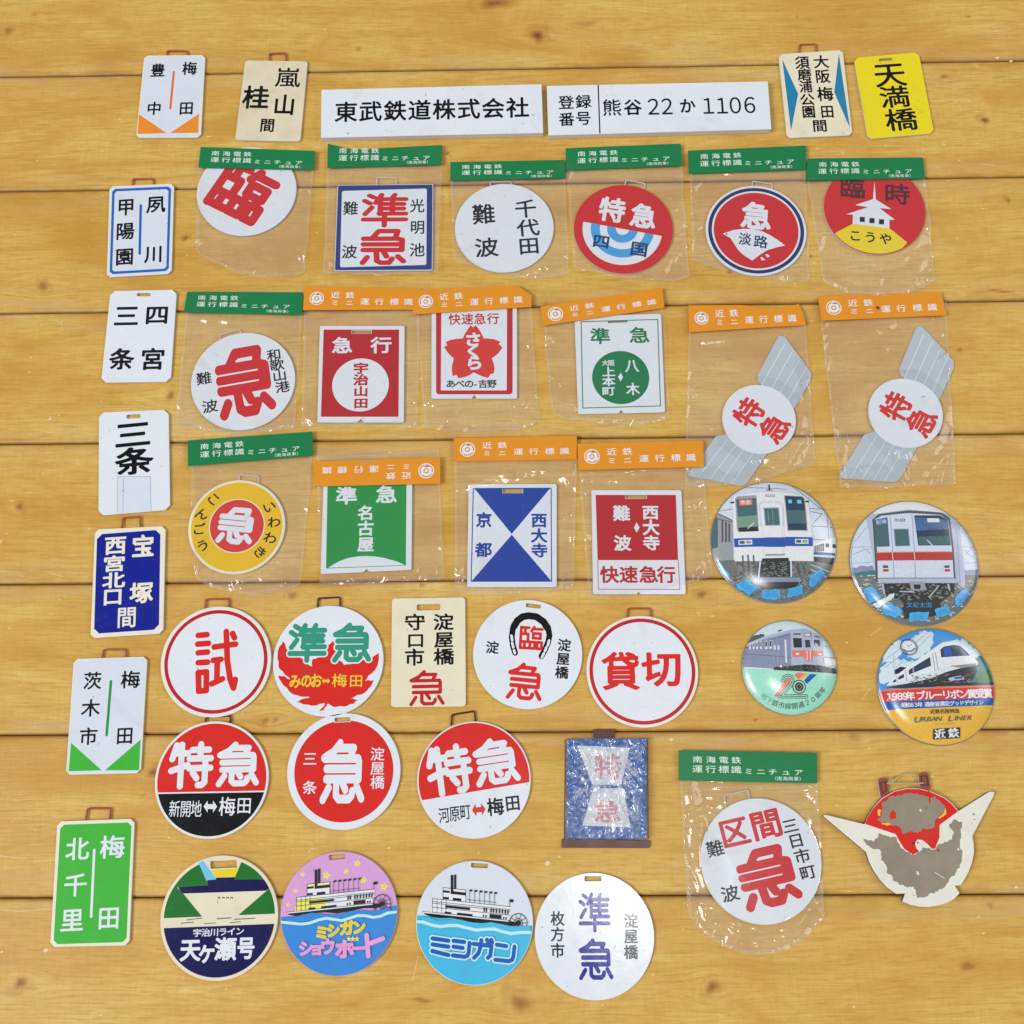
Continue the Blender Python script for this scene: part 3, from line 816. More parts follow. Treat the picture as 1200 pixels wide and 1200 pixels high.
    for _ in range(5):
        sdx = rnd.choice((0, 1)); t0 = rnd.uniform(.1, .9)
        cs.append((sdx, t0, abs(sdx - rnd.uniform(.05, .16)), t0 + rnd.uniform(-.25, .25), rnd.uniform(.0005, .0010), rnd.uniform(.0014, .0028)))
    for _ in range(3):
        t0 = rnd.uniform(.05, .16)
        cs.append((rnd.uniform(0, .4), t0, rnd.uniform(.5, 1), t0 + rnd.uniform(-.06, .06), rnd.uniform(.0004, .0009), rnd.uniform(.0014, .0026)))
    for n_, (fx0, fy0, fx1, fy1, amp, wid) in enumerate(cs):
        if n_ < len(crease): wid *= 1.7
        dx, dy = (fx1 - fx0) * wid_, (fy1 - fy0) * hei_
        px_, py_ = (S - fx0) * wid_, (TT - fy0) * hei_
        t_ = np.clip((px_ * dx + py_ * dy) / (dx * dx + dy * dy + 1e-12), 0, 1)
        dq = np.hypot(px_ - t_ * dx, py_ - t_ * dy)
        g_ = amp * np.exp(-(dq / (wid * 1.25)) ** 2) * np.clip(np.minimum(t_, 1 - t_) * 6 + .25, 0, 1)
        H += g_ if n_ < len(crease) else g_ * (.08 + .92 * free)
    H = np.where(TT < .06, np.minimum(H, zc - .0009), H)
    H = np.maximum(H, .00035)
    V = np.concatenate([pts, H[..., None]], 2).reshape(-1, 3).tolist()
    F, MI = [], []
    for j in range(ny_ - 1):
        for i in range(nx_ - 1):
            a = j * nx_ + i
            F.append((a + nx_, a + nx_ + 1, a + 1, a))
            MI.append(1 if i < 2 or i >= nx_ - 3 or j >= ny_ - 4 else 0)
    f = mesh_obj('film', V, F, [film_mat('clear_film', .088, .11, .05, 40, .055), film_mat('film_seal', .15, .12, .10, 80, .06)], MI, T.root, smooth=True)
    ga = f.data.attributes.new('gap', 'FLOAT', 'POINT'); ga.data.foreach_set('value', np.clip(sd / .003 + .2, 0, 1).astype(np.float32).ravel())
    T.done()
    for o in list(T.root.children):
        if o.name.startswith('header_lettering'): o.parent = cardo
    return T

# ------------------------------------------------------------------ signs without a bag
F1, F3, F4 = (0, 0, 3), (800, 0, 3), (0, 330, 3)
k_ = 1200 / 340
G1, G2, G3, G5 = (0, 680, k_), (310, 680, k_), (600, 680, k_), (0, 860, k_)
WHITEWIRE = metal('white_wire', (214, 212, 206), .45, .1)
DARKWIRE = metal('dark_wire', (92, 44, 32), .5, .4)
SG = 'small enamel train signs lying on the boards'
def sign(label, at, vf, **k): return Thing('train_sign', label, 'sign', at, SG, vf=vf, **k)
def inq(c, f):
    m = (sum(p[0] for p in c) / len(c), sum(p[1] for p in c) / len(c))
    return [(m[0] + (p[0] - m[0]) * f, m[1] + (p[1] - m[1]) * f) for p in c]
def insq(c, d):
    """move quad corners inwards by d view units"""
    p = [np.array(q, float) for q in c]; out = []
    for i in range(4):
        u = p[(i + 1) % 4] - p[i]; v = p[i - 1] - p[i]
        out.append(tuple(p[i] + u / np.linalg.norm(u) * d + v / np.linalg.norm(v) * d))
    return out
def arrow2(T, part, col, c, w, h, ang=0.0):
    a = math.radians(ang); ca, sa = math.cos(a), math.sin(a)
    pts = [(-1, 0), (-.4, -1), (-.4, -.4), (.4, -.4), (.4, -1), (1, 0), (.4, 1), (.4, .4), (-.4, .4), (-.4, 1)]
    T.poly(part, col, [(c[0] + (x * w / 2) * ca + (y * h / 2) * sa, c[1] - (x * w / 2) * sa + (y * h / 2) * ca) for x, y in pts])
def tag_sign(label, vf, q, col, cut=.0026, edge='cream', slot=None, wire=None, kind='cut', inner=4):
    c = inq(q, 0)[0]
    T = sign(label, c, vf)
    T.turn(lerp(q[0], q[1], .5), lerp(q[3], q[2], .5))
    T.plate(T.quad(q, cut, kind, 4), edge, [T.slot(slot)] if slot else [])
    if inner:
        T.put('painted_face', col, _tri(corner(T.Ws(insq(q, inner)), cut * .8, kind, 4), [T.slot(inq(slot, 1.12))] if slot else []))
    if wire: T.wire(wire)
    return T
def _tri(lp, holes=()):
    loops = [_orient(lp)] + [_orient(h)[::-1] for h in holes]
    flat = [p for l in loops for p in l]
    out = []
    for t in tessellate_polygon([[Vector((p[0], p[1], 0)) for p in l] for l in loops]):
        f = [flat[i] for i in t]
        out.append(f if _ccw(f) else f[::-1])
    return out
def rr(T, part, col, q, r, kind='round'): T.put(part, col, _tri(corner(T.Ws(q), r, kind, 4)))

T = tag_sign('white tag with two orange corner triangles and a short orange line', F1, [(507, 195), (722, 193), (706, 483), (478, 484)], 'white2', wire=[(585, 196), (587, 177), (657, 177), (658, 196)])
T.poly('arrow_mark', 'orange', [(489, 402), (586, 468), (483, 471)]); T.poly('arrow_mark', 'orange', [(700, 399), (697, 467), (598, 468)])
T.line('centre_line', 'orange2', [(611, 253), (599, 381)], 8)
for ch, x, y in (('豊', 555, 247), ('梅', 667, 240), ('中', 542, 381), ('田', 655, 380)): T.t(ch, x, y, 49, 45, 'ink', .017)
T.done()
T = tag_sign('worn cream tag with brushed black characters and a stained face', F1, [(862, 212), (1082, 215), (1056, 497), (826, 492)], 'old', edge='old', cut=.003, kind='round', wire=[(946, 215), (947, 187), (1004, 185), (1005, 212)])
for ch, x, y, w, h in (('嵐', 1012, 272, 84, 66), ('山', 1000, 368, 74, 70), ('桂', 900, 342, 88, 78), ('間', 940, 440, 50, 46)): T.t(ch, x, y, w, h, 'black', .006 if ch == '嵐' else .018)
T.done()
q = [(385, 655), (612, 645), (603, 962), (375, 975)]
T = tag_sign('white tag with a thin blue border and a blue centre line', F1, q, 'white2', wire=[(464, 655), (467, 628), (537, 626), (539, 650)])
rr(T, 'border', 'blue', insq(q, 10), .0022, 'cut'); rr(T, 'border', 'white2', insq(q, 19), .0016, 'cut')
T.line('centre_line', 'blue', [(495, 722), (491, 892)], 9)
for ch, x, y, w in (('甲', 443, 727, 60), ('陽', 440, 812, 62), ('園', 438, 902, 62), ('夙', 548, 718, 64), ('川', 540, 893, 62)): T.t(ch, x, y, w, 58, 'ink', .017)
T.done()
q = [(388, 33), (622, 28), (600, 352), (355, 355)]
T = tag_sign('white tag with four black characters and an oblong slot, no border', F4, q, 'white', edge='white', slot=[(481, 40), (529, 40), (529, 51), (481, 51)], cut=.0034)
for ch, x, y, w, h in (('三', 445, 120, 84, 74), ('四', 552, 117, 80, 66), ('条', 428, 272, 84, 72), ('宮', 537, 272, 82, 74)): T.t(ch, x, y, w, h, 'ink', .02)
T.done()
q = [(348, 460), (593, 450), (598, 802), (346, 823)]
T = tag_sign('white slotted tag with two stacked black characters over a blank taped patch', F4, q, 'white', edge='white', slot=[(445, 468), (494, 465), (494, 479), (445, 482)], cut=.0034)
for ch, x, y, w, h in (('三', 467, 537, 122, 92), ('条', 472, 630, 128, 92)): T.t(ch, x, y, w, h, 'black', .022)
T.poly('tape', 'white2', [(412, 686), (529, 685), (531, 808), (413, 816)])
T.lines('tape', 'grey', [[(412, 812), (412, 686), (529, 685), (531, 806)], [(432, 812), (434, 690)]], 1.6)
T.done()
HB = (90, 590, 1200 / 170)
q = [(150, 215), (735, 185), (715, 1075), (112, 1115)]
T = tag_sign('deep blue tag with thick white characters and a cream edge', HB, q, 'cream', wire=[(370, 205), (378, 118), (520, 108), (523, 195)], inner=6)
rr(T, 'blue_panel', 'deepblue', [(168, 256), (692, 217), (680, 1042), (142, 1078)], .0034, 'cut')
for ch, x, y, w, h in (('西', 320, 345, 172, 146), ('宮', 310, 497, 176, 126), ('北', 305, 634, 176, 126), ('口', 297, 770, 165, 140), ('宝', 548, 352, 176, 176), ('塚', 535, 738, 182, 168), ('間', 413, 940, 158, 168)):
    T.t(ch, x, y, w, h, 'cream', .012 if ch == '間' else .024)
T.done()
q = [(305, 325), (610, 315), (582, 798), (272, 805)]
T = tag_sign('white tag with two green corner triangles and a short green line', G1, q, 'white2', wire=[(420, 325), (428, 286), (518, 286), (521, 320)])
T.poly('arrow_mark', 'green', [(294, 672), (421, 786), (284, 790)]); T.poly('arrow_mark', 'green', [(582, 658), (575, 786), (434, 786)])
T.line('centre_line', 'lgreen', [(459, 418), (441, 640)], 11)
for ch, x, y, w in (('茨', 383, 415, 72), ('木', 375, 528, 74), ('市', 366, 645, 72), ('梅', 540, 410, 76), ('田', 516, 642, 68)): T.t(ch, x, y, w, 70, 'black', .012)
T.done()
q = [(237, 362), (557, 350), (535, 875), (207, 882)]
T = tag_sign('bright green tag with white characters and a white centre line', G5, q, 'cream', wire=[(353, 360), (360, 309), (456, 309), (452, 356)])
rr(T, 'green_panel', 'green', [(250, 376), (545, 366), (523, 861), (221, 870)], .0024, 'cut')
T.line('centre_line', 'white', [(390, 480), (377, 756)], 10)
for ch, x, y, w in (('北', 320, 475, 92), ('千', 312, 625, 92), ('里', 298, 770, 92), ('梅', 465, 467, 98), ('田', 450, 760, 88)): T.t(ch, x, y, w, 92, 'white', .012)
T.done()
q = [(337, 190), (563, 175), (598, 475), (367, 485)]
T = tag_sign('grey white tag with a blue triangle along each long side', F3, q, 'ivory', edge='ivory', wire=[(410, 186), (412, 155), (470, 153), (471, 182)])
T.poly('side_triangle', 'tblue', [(350, 208), (406, 330), (381, 460)]); T.poly('side_triangle', 'tblue', [(549, 188), (533, 325), (588, 450)])
for ch, x, y, w, h in (('大', 487, 217, 52, 44), ('阪', 492, 268, 50, 46), ('梅', 501, 330, 54, 48), ('田', 508, 392, 46, 44), ('間', 482, 442, 50, 42), ('須', 420, 220, 48, 44), ('磨', 428, 262, 46, 40),
                     ('浦', 433, 304, 44, 42), ('公', 438, 350, 50, 40), ('園', 443, 393, 46, 42)): T.t(ch, x, y, w, h, 'black', .016)
T.done()
q = [(602, 203), (830, 183), (885, 468), (652, 488)]
T = tag_sign('plain yellow tag with three tall black characters', F3, q, 'yellow', edge='yellow', slot=[(690, 206), (738, 202), (739, 212), (691, 216)], cut=.003)
for ch, x, y, w, h in (('天', 728, 262, 108, 84), ('満', 745, 340, 102, 74), ('橋', 768, 420, 108, 76)): T.t(ch, x, y, w, h, 'black', .010)
T.done()

# long acrylic plates
PX = (0, 0, 1)
def bar(label, q, **k):
    T = Thing('name_plate', label, 'name plate', inq(q, 0)[0], 'long white name plates', vf=PX, zt=.0052)
    T.turn(lerp(q[0], q[1], .5), lerp(q[3], q[2], .5))
    T.plate(T.quad(q, .0006), 'white', mats=[paint('white'), metal('acrylic_side', (214, 210, 208), .3, 0)], e=.0003)
    d = T.W(lerp(q[1], q[2], .5)) - T.W(lerp(q[0], q[3], .5)); T.ang = math.atan2(d[1], d[0])
    return T
T = bar('long white plate with one row of eight black characters', [(376.7, 105), (634.7, 98.3), (636.7, 155.5), (376, 161.3)])
T.col_text('東武鉄道株式会社', (405.5, 131), (606.6, 126), 25.5, 23, col='black', b=.014)
T.poly('scuff#1', 'grey', [(622, 134.2), (627, 134), (624, 135.6)]); T.poly('scuff#2', 'grey', [(406, 156), (409.5, 155.2), (408, 157.6)]); T.poly('scuff#3', 'grey', [(498, 111), (499.4, 109.6), (499, 113)])
T.done()
T = bar('long white plate with a vertical divider line and numerals', [(640.7, 100.3), (900, 95), (904, 151.2), (642.7, 158.5)])
T.line('divider', 'black', [(701, 100), (703, 156)], 1.5)
for ch, x, y in (('登', 663.5, 120), ('番', 664, 139.7), ('録', 683.6, 119), ('号', 683.6, 138.4)): T.t(ch, x, y, 17.5, 15.5, 'black', .012)
T.t('熊', 717, 126, 21.5, 19, 'ink', .006); T.t('谷', 741.5, 125.5, 20, 18, 'ink', .017)
for ch, x, y in (('2', 765.6, 124.8), ('2', 781.5, 124.5), ('1', 830, 123.8), ('1', 846, 123.6), ('0', 861.6, 123.2), ('6', 878.4, 122.8)): T.t(ch, x, y, 22, 23, 'ink', .0)
T.t('か', 805.5, 124, 18, 17, 'ink', .017)
T.done()

# round signs
def disc_sign(label, vf, c, r, face, edge='cream', slot=None, wire=None, wmat=None, inner=None, **k):
    gl = k.pop('gloss', False)
    T = sign(label, c, vf, **k)
    T.gloss = gl
    T.disc_plate(c, r, edge, [T.slot(slot, .0008)] if slot else [])
    T.c = c; T.r = r
    if inner: 
        C = T.C; rad = T.R * inner
        pts = [C + rad * np.array([math.cos(a), math.sin(a)]) for a in np.linspace(0, 2 * math.pi, 128, endpoint=False)]
        T.put('painted_face', face, _tri(pts, [T.slot(inq(slot, 1.1), .0008)] if slot else []))
        T.clip = circle(C, rad)
    if wire: T.wire(wire, mat=wmat)
    return T
def half(T, a, b):
    """half plane on the right hand of a -> b (below, for a left-to-right line)"""
    A, B = T.W(a), T.W(b); d = (B - A) / np.linalg.norm(B - A)
    return Sh(lambda P: (P[:, 0] - A[0]) * (-d[1]) + (P[:, 1] - A[1]) * d[0], (-1, -1, 1, 1))
def neg(h): return Sh(lambda P: -h.fn(P), (-1, -1, 1, 1))

T = disc_sign('white round sign with one tall red character inside a red ring', G1, (893, 335), 228, 'white', inner=.965, wire=[(848, 120), (850, 78), (945, 76), (948, 118)])
T.ring('border', 'darkred', T.c, 213, 198)
T.lines('headline', 'red', [[(820, 228), (856, 225)], [(818, 264), (862, 261)], [(820, 300), (858, 297)], [(820, 341), (858, 339)], [(820, 382), (854, 379), (853, 456), (822, 459), (820, 382)],
    [(886, 276), (974, 264)], [(936, 212), (940, 330), (952, 410), (966, 446), (973, 410)], [(962, 220), (970, 238)], [(882, 331), (914, 327)], [(899, 331), (897, 412)], [(876, 428), (920, 408)]], 24)
T.done()

MI_ = (310, 690, 7.5)
T = disc_sign('white round sign with a red maple leaf behind green characters', MI_, (560, 630), 485, 'white', edge='white', wire=[(465, 175), (470, 83), (660, 73), (665, 170)], wmat=DARKWIRE)
leaf = [(160, 460), (185, 500), (205, 545), (270, 585), (330, 612), (362, 650), (420, 684), (424, 616), (520, 590), (545, 555), (555, 505), (600, 456), (626, 505), (645, 560), (640, 620), (700, 668), (780, 650), (860, 628), (940, 610), (1006, 563), (1000, 640), (985, 690), (950, 735), (912, 765), (882, 812), (962, 800), (940, 852), (900, 895), (850, 930), (752, 962), (822, 975), (780, 1012), (700, 1036), (600, 1036), (556, 1008), (545, 1030), (520, 1068), (478, 1074), (508, 1045), (532, 1004), (410, 1028), (278, 995), (340, 966), (405, 954), (310, 945), (220, 905), (160, 840), (118, 764), (180, 770), (228, 797), (170, 745), (125, 690), (112, 600), (125, 520)]
def jag(pts, step, amp, seed=1):
    r = random.Random(seed); out = []
    for i in range(len(pts)):
        a, b = np.array(pts[i], float), np.array(pts[(i + 1) % len(pts)], float)
        n = max(1, int(np.linalg.norm(b - a) / step)); d = (b - a) / (np.linalg.norm(b - a) + 1e-9); nr = np.array([-d[1], d[0]])
        for k in range(n):
            o = 0 if k == 0 else r.uniform(-amp, amp)
            out.append(tuple(a + (b - a) * k / n + nr * o))
    return out
T.poly('maple_leaf', 'red', jag(leaf, 22, 7), clip=T.clip, cell=.0003)
for ch, x, y in (('準', 378, 475), ('急', 770, 472)): T.t(ch, x, y, 345, 350, 'white', .035, part='headline', stroke=13.5)
for ch, x, y in (('準', 378, 475), ('急', 770, 472)): T.t(ch, x, y, 345, 350, 'teal', .0, part='headline', stroke=13.5)
for ch, x, y, w in (('み', 270, 812, 100), ('の', 368, 808, 92), ('お', 455, 806, 96)): T.t(ch, x, y, w, 120, 'gold', .03)
arrow2(T, 'lettering', 'gold', (540, 810), 72, 50)
T.t('梅', 660, 805, 128, 116, 'gold', .006); T.t('田', 805, 808, 118, 108, 'gold', .006)
T.done()

q = [(527, 75), (830, 70), (833, 522), (523, 525)]
T = tag_sign('cream rectangular sign with a slot and one red character at its foot', G2, q, 'ivory', edge='ivory', slot=[(630, 100), (727, 98), (727, 122), (630, 125)], cut=.0026, kind='round', inner=0)
for ch, x, y, w, h in (('守', 622, 173, 82, 66), ('口', 625, 248, 72, 60), ('市', 620, 318, 78, 68), ('淀', 740, 172, 80, 66), ('屋', 742, 245, 76, 64), ('橋', 742, 315, 80, 66)): T.t(ch, x, y, w, h, 'black', .018)
T.t('急', 672, 445, 146, 148, 'darkred', 0, part='headline', stroke=9.5)
T.done()

YO = (545, 690, 7.5)
T = disc_sign('white round sign with a black horseshoe around a red character', YO, (550, 572), 480, 'white', edge='white', slot=[(538, 125), (668, 141), (663, 174), (533, 160)])
T.line('horseshoe', 'black', [(440, 562), (420, 500), (410, 425), (420, 350), (450, 290), (500, 250), (560, 234), (630, 246), (690, 285), (730, 340), (742, 410), (730, 470), (705, 530), (672, 592)], 52)
T.line('horseshoe', 'black', [(430, 330), (460, 280), (505, 246), (560, 236), (628, 246), (690, 290), (725, 345)], 62)
for a, b in (((408, 412), (414, 452)), ((414, 475), (424, 515)), ((430, 540), (438, 566)), ((738, 455), (728, 495)), ((716, 512), (702, 548)), ((692, 568), (676, 602))): T.line('horseshoe', 'white', [a, b], 22)
T.t('臨', 582, 430, 210, 215, 'red', 0, -4, part='headline', stroke=11.5)
T.t('急', 528, 815, 315, 330, 'red', 0, -6, part='headline', stroke=10.5)
T.t('淀', 240, 515, 108, 106, 'ink', .017, -4)
for ch, x, y in (('淀', 872, 495), ('屋', 862, 615), ('橋', 850, 735)): T.t(ch, x, y, 112, 106, 'ink', .017, -4)
T.done()

T = disc_sign('white round sign with two wide red characters inside a red ring', G3, (539, 375), 231, 'white', inner=.965, wire=[(476, 160), (480, 116), (572, 116), (578, 160)])
T.ring('border', 'darkred', T.c, 219, 204)
T.t('貸', 450, 375, 150, 150, 'red', .02, part='headline'); T.t('切', 620, 366, 156, 140, 'red', .024, part='headline')
T.done()

T = disc_sign('round sign with a red upper half and a black lower half', G1, (876, 823), 235, 'white', edge='cream', inner=.985, wire=[(848, 596), (850, 567), (952, 560), (952, 590)], wmat=DARKWIRE)
ci = circle(T.W(T.c), T.R * .958)
h = half(T, (650, 878), (1098, 870)); h2 = half(T, (650, 884), (1098, 876))
T.shape('red_panel', 'red', ci & neg(h), .0004); T.shape('black_panel', 'black', ci & h2, .0004, bump=False)
T.t('特', 790, 765, 186, 198, 'white', 0, 1, part='headline', stroke=14); T.t('急', 985, 760, 178, 186, 'white', 0, 1, part='headline', stroke=13.5)
for ch, x in (('新', 722), ('開', 768), ('地', 812)): T.t(ch, x, 945, 44, 68, 'white', .0)
arrow2(T, 'lettering', 'white', (870, 936), 56, 50)
T.t('梅', 940, 935, 66, 76, 'white', .006); T.t('田', 1010, 931, 60, 68, 'white', .004)
T.done()

T = disc_sign('red round sign with a broad white rim and one white character', G2, (328, 788), 234, 'white', edge='white', slot=[(290, 568), (355, 566), (355, 583), (290, 586)])
T.shape('red_panel', 'red', circle(T.W(T.c), T.R * .875) - polygon(T.Ws([(288, 560), (357, 560), (357, 586), (288, 589)])), .0004)
T.t('急', 324, 790, 184, 268, 'white', 0, part='headline', stroke=13.5)
T.t('三', 188, 738, 56, 56, 'white', .008); T.t('条', 187, 857, 58, 54, 'white', .008)
for ch, y in (('淀', 718), ('屋', 777), ('橋', 835)): T.t(ch, 467, y, 56, 54, 'white', .006)
T.done()

T = disc_sign('round sign with a red upper half and a white lower half, tilted left', G2, (866, 823), 235, 'white', edge='white', wire=[(772, 600), (775, 556), (868, 541), (873, 585)], wmat=DARKWIRE, gloss=True)
ci = circle(T.W(T.c), T.R * .975)
T.shape('red_panel', 'red', ci & neg(half(T, (640, 912), (1095, 835))), .0004)
T.t('特', 765, 785, 190, 212, 'white', 0, 8, part='headline', stroke=14); T.t('急', 957, 748, 186, 194, 'white', 0, 8, part='headline', stroke=13.5)
for ch, x, y in (('河', 742, 972), ('原', 786, 965), ('町', 830, 957)): T.t(ch, x, y, 43, 64, 'ink', .004, 6)
arrow2(T, 'lettering', 'ored', (886, 949), 56, 54, 6)
T.t('梅', 955, 936, 66, 72, 'ink', .017, 6); T.t('田', 1026, 921, 60, 64, 'ink', .017, 6)
T.done()

T7 = (180, 990, 1200 / 170)
T = disc_sign('round sign with a white dam between green hills over navy blue', T7, (543, 600), 486, 'ivory', edge='ivory', slot=[(470, 136), (686, 126), (690, 186), (472, 198)])
ci = circle(T.W(T.c), T.R * .945)
P = T.poly
P('picture', 'forest', [(372, 150), (455, 335), (190, 350), (230, 385), (402, 594), (70, 608), (60, 300), (250, 150)], ci)
P('picture', 'forest', [(735, 118), (860, 130), (1010, 330), (1010, 570), (700, 582), (930, 384), (965, 350), (918, 284), (664, 292)], ci)
P('picture', 'skyblue', [(372, 152), (408, 128), (522, 288), (438, 292)])
P('picture', 'kyellow', [(478, 212), (700, 190), (675, 264), (512, 270)])
P('picture', 'navy', [(438, 293), (520, 287), (510, 272), (677, 267), (668, 290), (920, 285), (966, 350), (930, 380), (242, 403), (200, 350), (455, 335)], ci)
for x in (540, 578, 612, 646): P('picture', 'black', [(x - 9, 432), (x + 9, 432), (x + 9, 446), (x + 4, 446), (x + 4, 438), (x - 4, 438), (x - 4, 446), (x - 9, 446)])
for a, b, w in (((230, 648), (330, 640), 7), ((275, 622), (400, 606), 7), ((420, 652), (515, 646), 6), ((525, 612), (640, 604), 8), ((630, 645), (720, 636), 6), ((670, 616), (840, 608), 7)): T.line('picture', 'tree', [a, b], w)
T.shape('navy_panel', 'navy', ci & half(T, (85, 690), (985, 654)), .0004)
T.col_text('宇治川ライン', (362, 728), (715, 713), 70, 64, col='white', b=.014, rot=1)
for ch, x, y, w, h in (('天', 305, 868, 160, 180), ('ヶ', 442, 880, 150, 185), ('瀬', 595, 860, 170, 180), ('号', 765, 852, 140, 176)): T.t(ch, x, y, w, h, 'white', .028, 1, part='headline')
T.done()

def ship(T, ox, oy, tilt, deck, trim):
    """paddle steamer in silhouette: bow at ox, oy"""
    def p(x, y): return (ox + x, oy + y + tilt * x)
    def box(col, x0, y0, x1, y1): T.poly('steamer', col, [p(x0, y0), p(x1, y0), p(x1, y1), p(x0, y1)])
    def ln(w, *pts): T.line('steamer', trim, [p(*q) for q in pts], w)
    T.poly('steamer', trim, [p(0, -6), p(735, 0), p(800, 14), p(778, 34), p(735, 40), p(640, 30), p(520, 44), p(420, 50), p(330, 32), p(240, 26), p(150, 38), p(80, 36), p(20, 20)])
    box('bwhite', 8, -2, 715, 8)
    box(deck, 72, -46, 330, -4); box('bwhite', 330, -46, 715, -4)
    box(deck, 82, -92, 320, -48); box('bwhite', 320, -92, 725, -48)
    box('bwhite', 90, -118, 730, -94); box(deck, 172, -212, 360, -180); box('bwhite', 172, -178, 360, -122); box('bwhite', 172, -216, 360, -204)
    for y in (-118, -94, -80, -47, -4): ln(4, (84, y), (728, y))
    for x in range(84, 200, 38): ln(3, (x, -118), (x, -4))
    ln(4, (172, -216), (172, -120)); ln(4, (360, -216), (360, -120)); ln(4, (170, -217), (362, -217))
    for b in ((174, -196, 226, -178), (256, -196, 358, -172), (174, -142, 220, -124), (252, -142, 322, -122), (190, -74, 395, -54), (184, -20, 240, -4), (288, -22, 415, -4), (556, -40, 655, -8)): box(trim, *b)
    for x in (505, 524, 562, 582, 606, 632, 656, 680, 702): box(trim, x, -88, x + 12, -54)
    for x in (500, 522, 668, 688): box(trim, x, -28, x + 10, -10)
    box(trim, 236, -330, 256, -172); box(trim, 264, -335, 280, -218)
    for x in (392, 432, 474, 514, 556, 596):
        ln(3.5, (x, -118), (x, -222)); box(trim, x, -226, x + 22, -210)
    ln(3, (370, -140), (610, -140))
    ln(3.5, (722, -118), (722, -176)); box(trim, 722, -180, 752, -156)
    c = p(793, 10); k = 76
    T.ring('steamer', trim, c, k, k - 6); T.ring('steamer', trim, c, k * .5, k * .5 - 5)
    T.lines('steamer', trim, [[c, (c[0] + k * math.cos(a), c[1] + k * math.sin(a))] for a in np.linspace(0, 2 * math.pi, 10, endpoint=False)], 4)
    T.disc('steamer', trim, c, 22)
def outlined(T, chars, col, out, b, ob, part='headline'):
    for a in chars: T.t(*a[:5], out, b + ob, *a[5:], part=part)
    for a in chars: T.t(*a[:5], col, b, *a[5:], part=part)

T8 = (320, 985, 1200 / 170)
T = disc_sign('pink and blue round sign with a yellow lit paddle steamer and stars', T8, (545, 600), 484, 'pink', edge='pink', slot=[(462, 120), (598, 108), (598, 148), (464, 162)])
ci = circle(T.W(T.c), T.R * .99)
for x, y, r in ((245, 280, 26), (440, 288, 38), (605, 255, 28), (697, 190, 34), (748, 328, 36), (918, 382, 42), (185, 415, 26), (125, 532, 24)):
    T.poly('star#%d' % x, 'paleyel', [(x + (r if i % 2 == 0 else r * .45) * math.sin(i * math.pi / 5 + .2), y - (r if i % 2 == 0 else r * .45) * math.cos(i * math.pi / 5 + .2)) for i in range(10)])
    T.disc('star#%d' % x, 'kyellow', (x, y), r * .3)
wave = [(40, 632), (120, 628), (240, 622), (340, 600), (440, 610), (540, 620), (640, 590), (740, 580), (860, 578), (960, 545), (1060, 530)]
T.poly('sea', 'sea', wave + [(1100, 1200), (0, 1200)], ci)
ship(T, 110, 597, -.105, 'paleyel', 'dark')
T.poly('sea', 'sea', [(105, 640), (170, 632), (250, 612), (320, 596), (400, 604), (480, 612), (560, 604), (640, 584), (720, 574), (800, 582), (870, 574), (960, 552), (1000, 600), (110, 680)], ci)
T.line('sea', 'foam', [(60, 672), (150, 682), (240, 690), (310, 680), (380, 655), (440, 642), (510, 652), (570, 660), (640, 640), (700, 620), (760, 620), (830, 634), (890, 625), (950, 598), (1030, 588)], 22, ci)
outlined(T, [('ミ', 405, 758, 105, 110, 3), ('シ', 500, 742, 105, 110, 3), ('ガ', 610, 722, 110, 112, 3), ('ン', 712, 715, 105, 110, 3)], 'gold', 'paleyel', .035, .03)
for x in (630, 662, 696):
    T.poly('star#%d' % x, 'paleyel', [(x + (24 if i % 2 == 0 else 11) * math.sin(i * math.pi / 5), 812 - (24 if i % 2 == 0 else 11) * math.cos(i * math.pi / 5)) for i in range(10)])
outlined(T, [('シ', 275, 890, 118, 120, 3), ('ョ', 362, 890, 105, 110, 3), ('ウ', 455, 875, 120, 128, 3), ('ホ', 592, 895, 150, 150, 3), ('ー', 715, 888, 120, 120, 3)], 'pink2', 'sea', .06, .0)
T.line('headline', 'pink2', [(776, 782), (790, 952)], 38); T.line('headline', 'pink2', [(800, 850), (912, 808)], 36)
T.done()

MG = (480, 995, 1200 / 170)
T = disc_sign('white and turquoise round sign with a white paddle steamer', MG, (537, 605), 484, 'white2', edge='white2', slot=[(510, 114), (650, 122), (646, 158), (508, 152)])
ci = circle(T.W(T.c), T.R * .99)
T.poly('sea', 'sea2', [(30, 548), (110, 548), (300, 560), (500, 575), (700, 595), (860, 640), (1060, 632), (1100, 1200), (0, 1200)], ci)
ship(T, 105, 518, .105, 'bwhite', 'black')
T.poly('sea', 'sea2', [(100, 555), (150, 560), (230, 590), (300, 585), (370, 576), (440, 590), (520, 606), (600, 612), (680, 604), (760, 622), (850, 640), (1000, 634), (1000, 700), (100, 640)], ci)
T.line('sea', 'foam', [(55, 600), (110, 602), (190, 630), (260, 640), (330, 630), (400, 632), (470, 650), (550, 670), (640, 662), (700, 660), (760, 680), (840, 698), (900, 690), (1030, 688)], 24, ci)
word = [[(190, 738), (322, 757)], [(190, 788), (322, 807)], [(188, 842), (322, 876)], [(364, 757), (452, 768)], [(364, 806), (440, 817)], [(358, 878), (455, 890), (480, 880), (490, 852), (496, 775)],
        [(530, 783), (678, 800), (668, 880), (648, 898)], [(594, 752), (590, 800), (570, 860), (534, 898)], [(640, 748), (650, 772)], [(676, 750), (684, 772)], [(722, 790), (800, 802)], [(710, 914), (820, 926), (848, 916), (858, 890), (868, 806)]]
T.lines('headline', 'foam', word, 56, ci); T.lines('headline', 'mblue', word, 33, ci)
T.done()

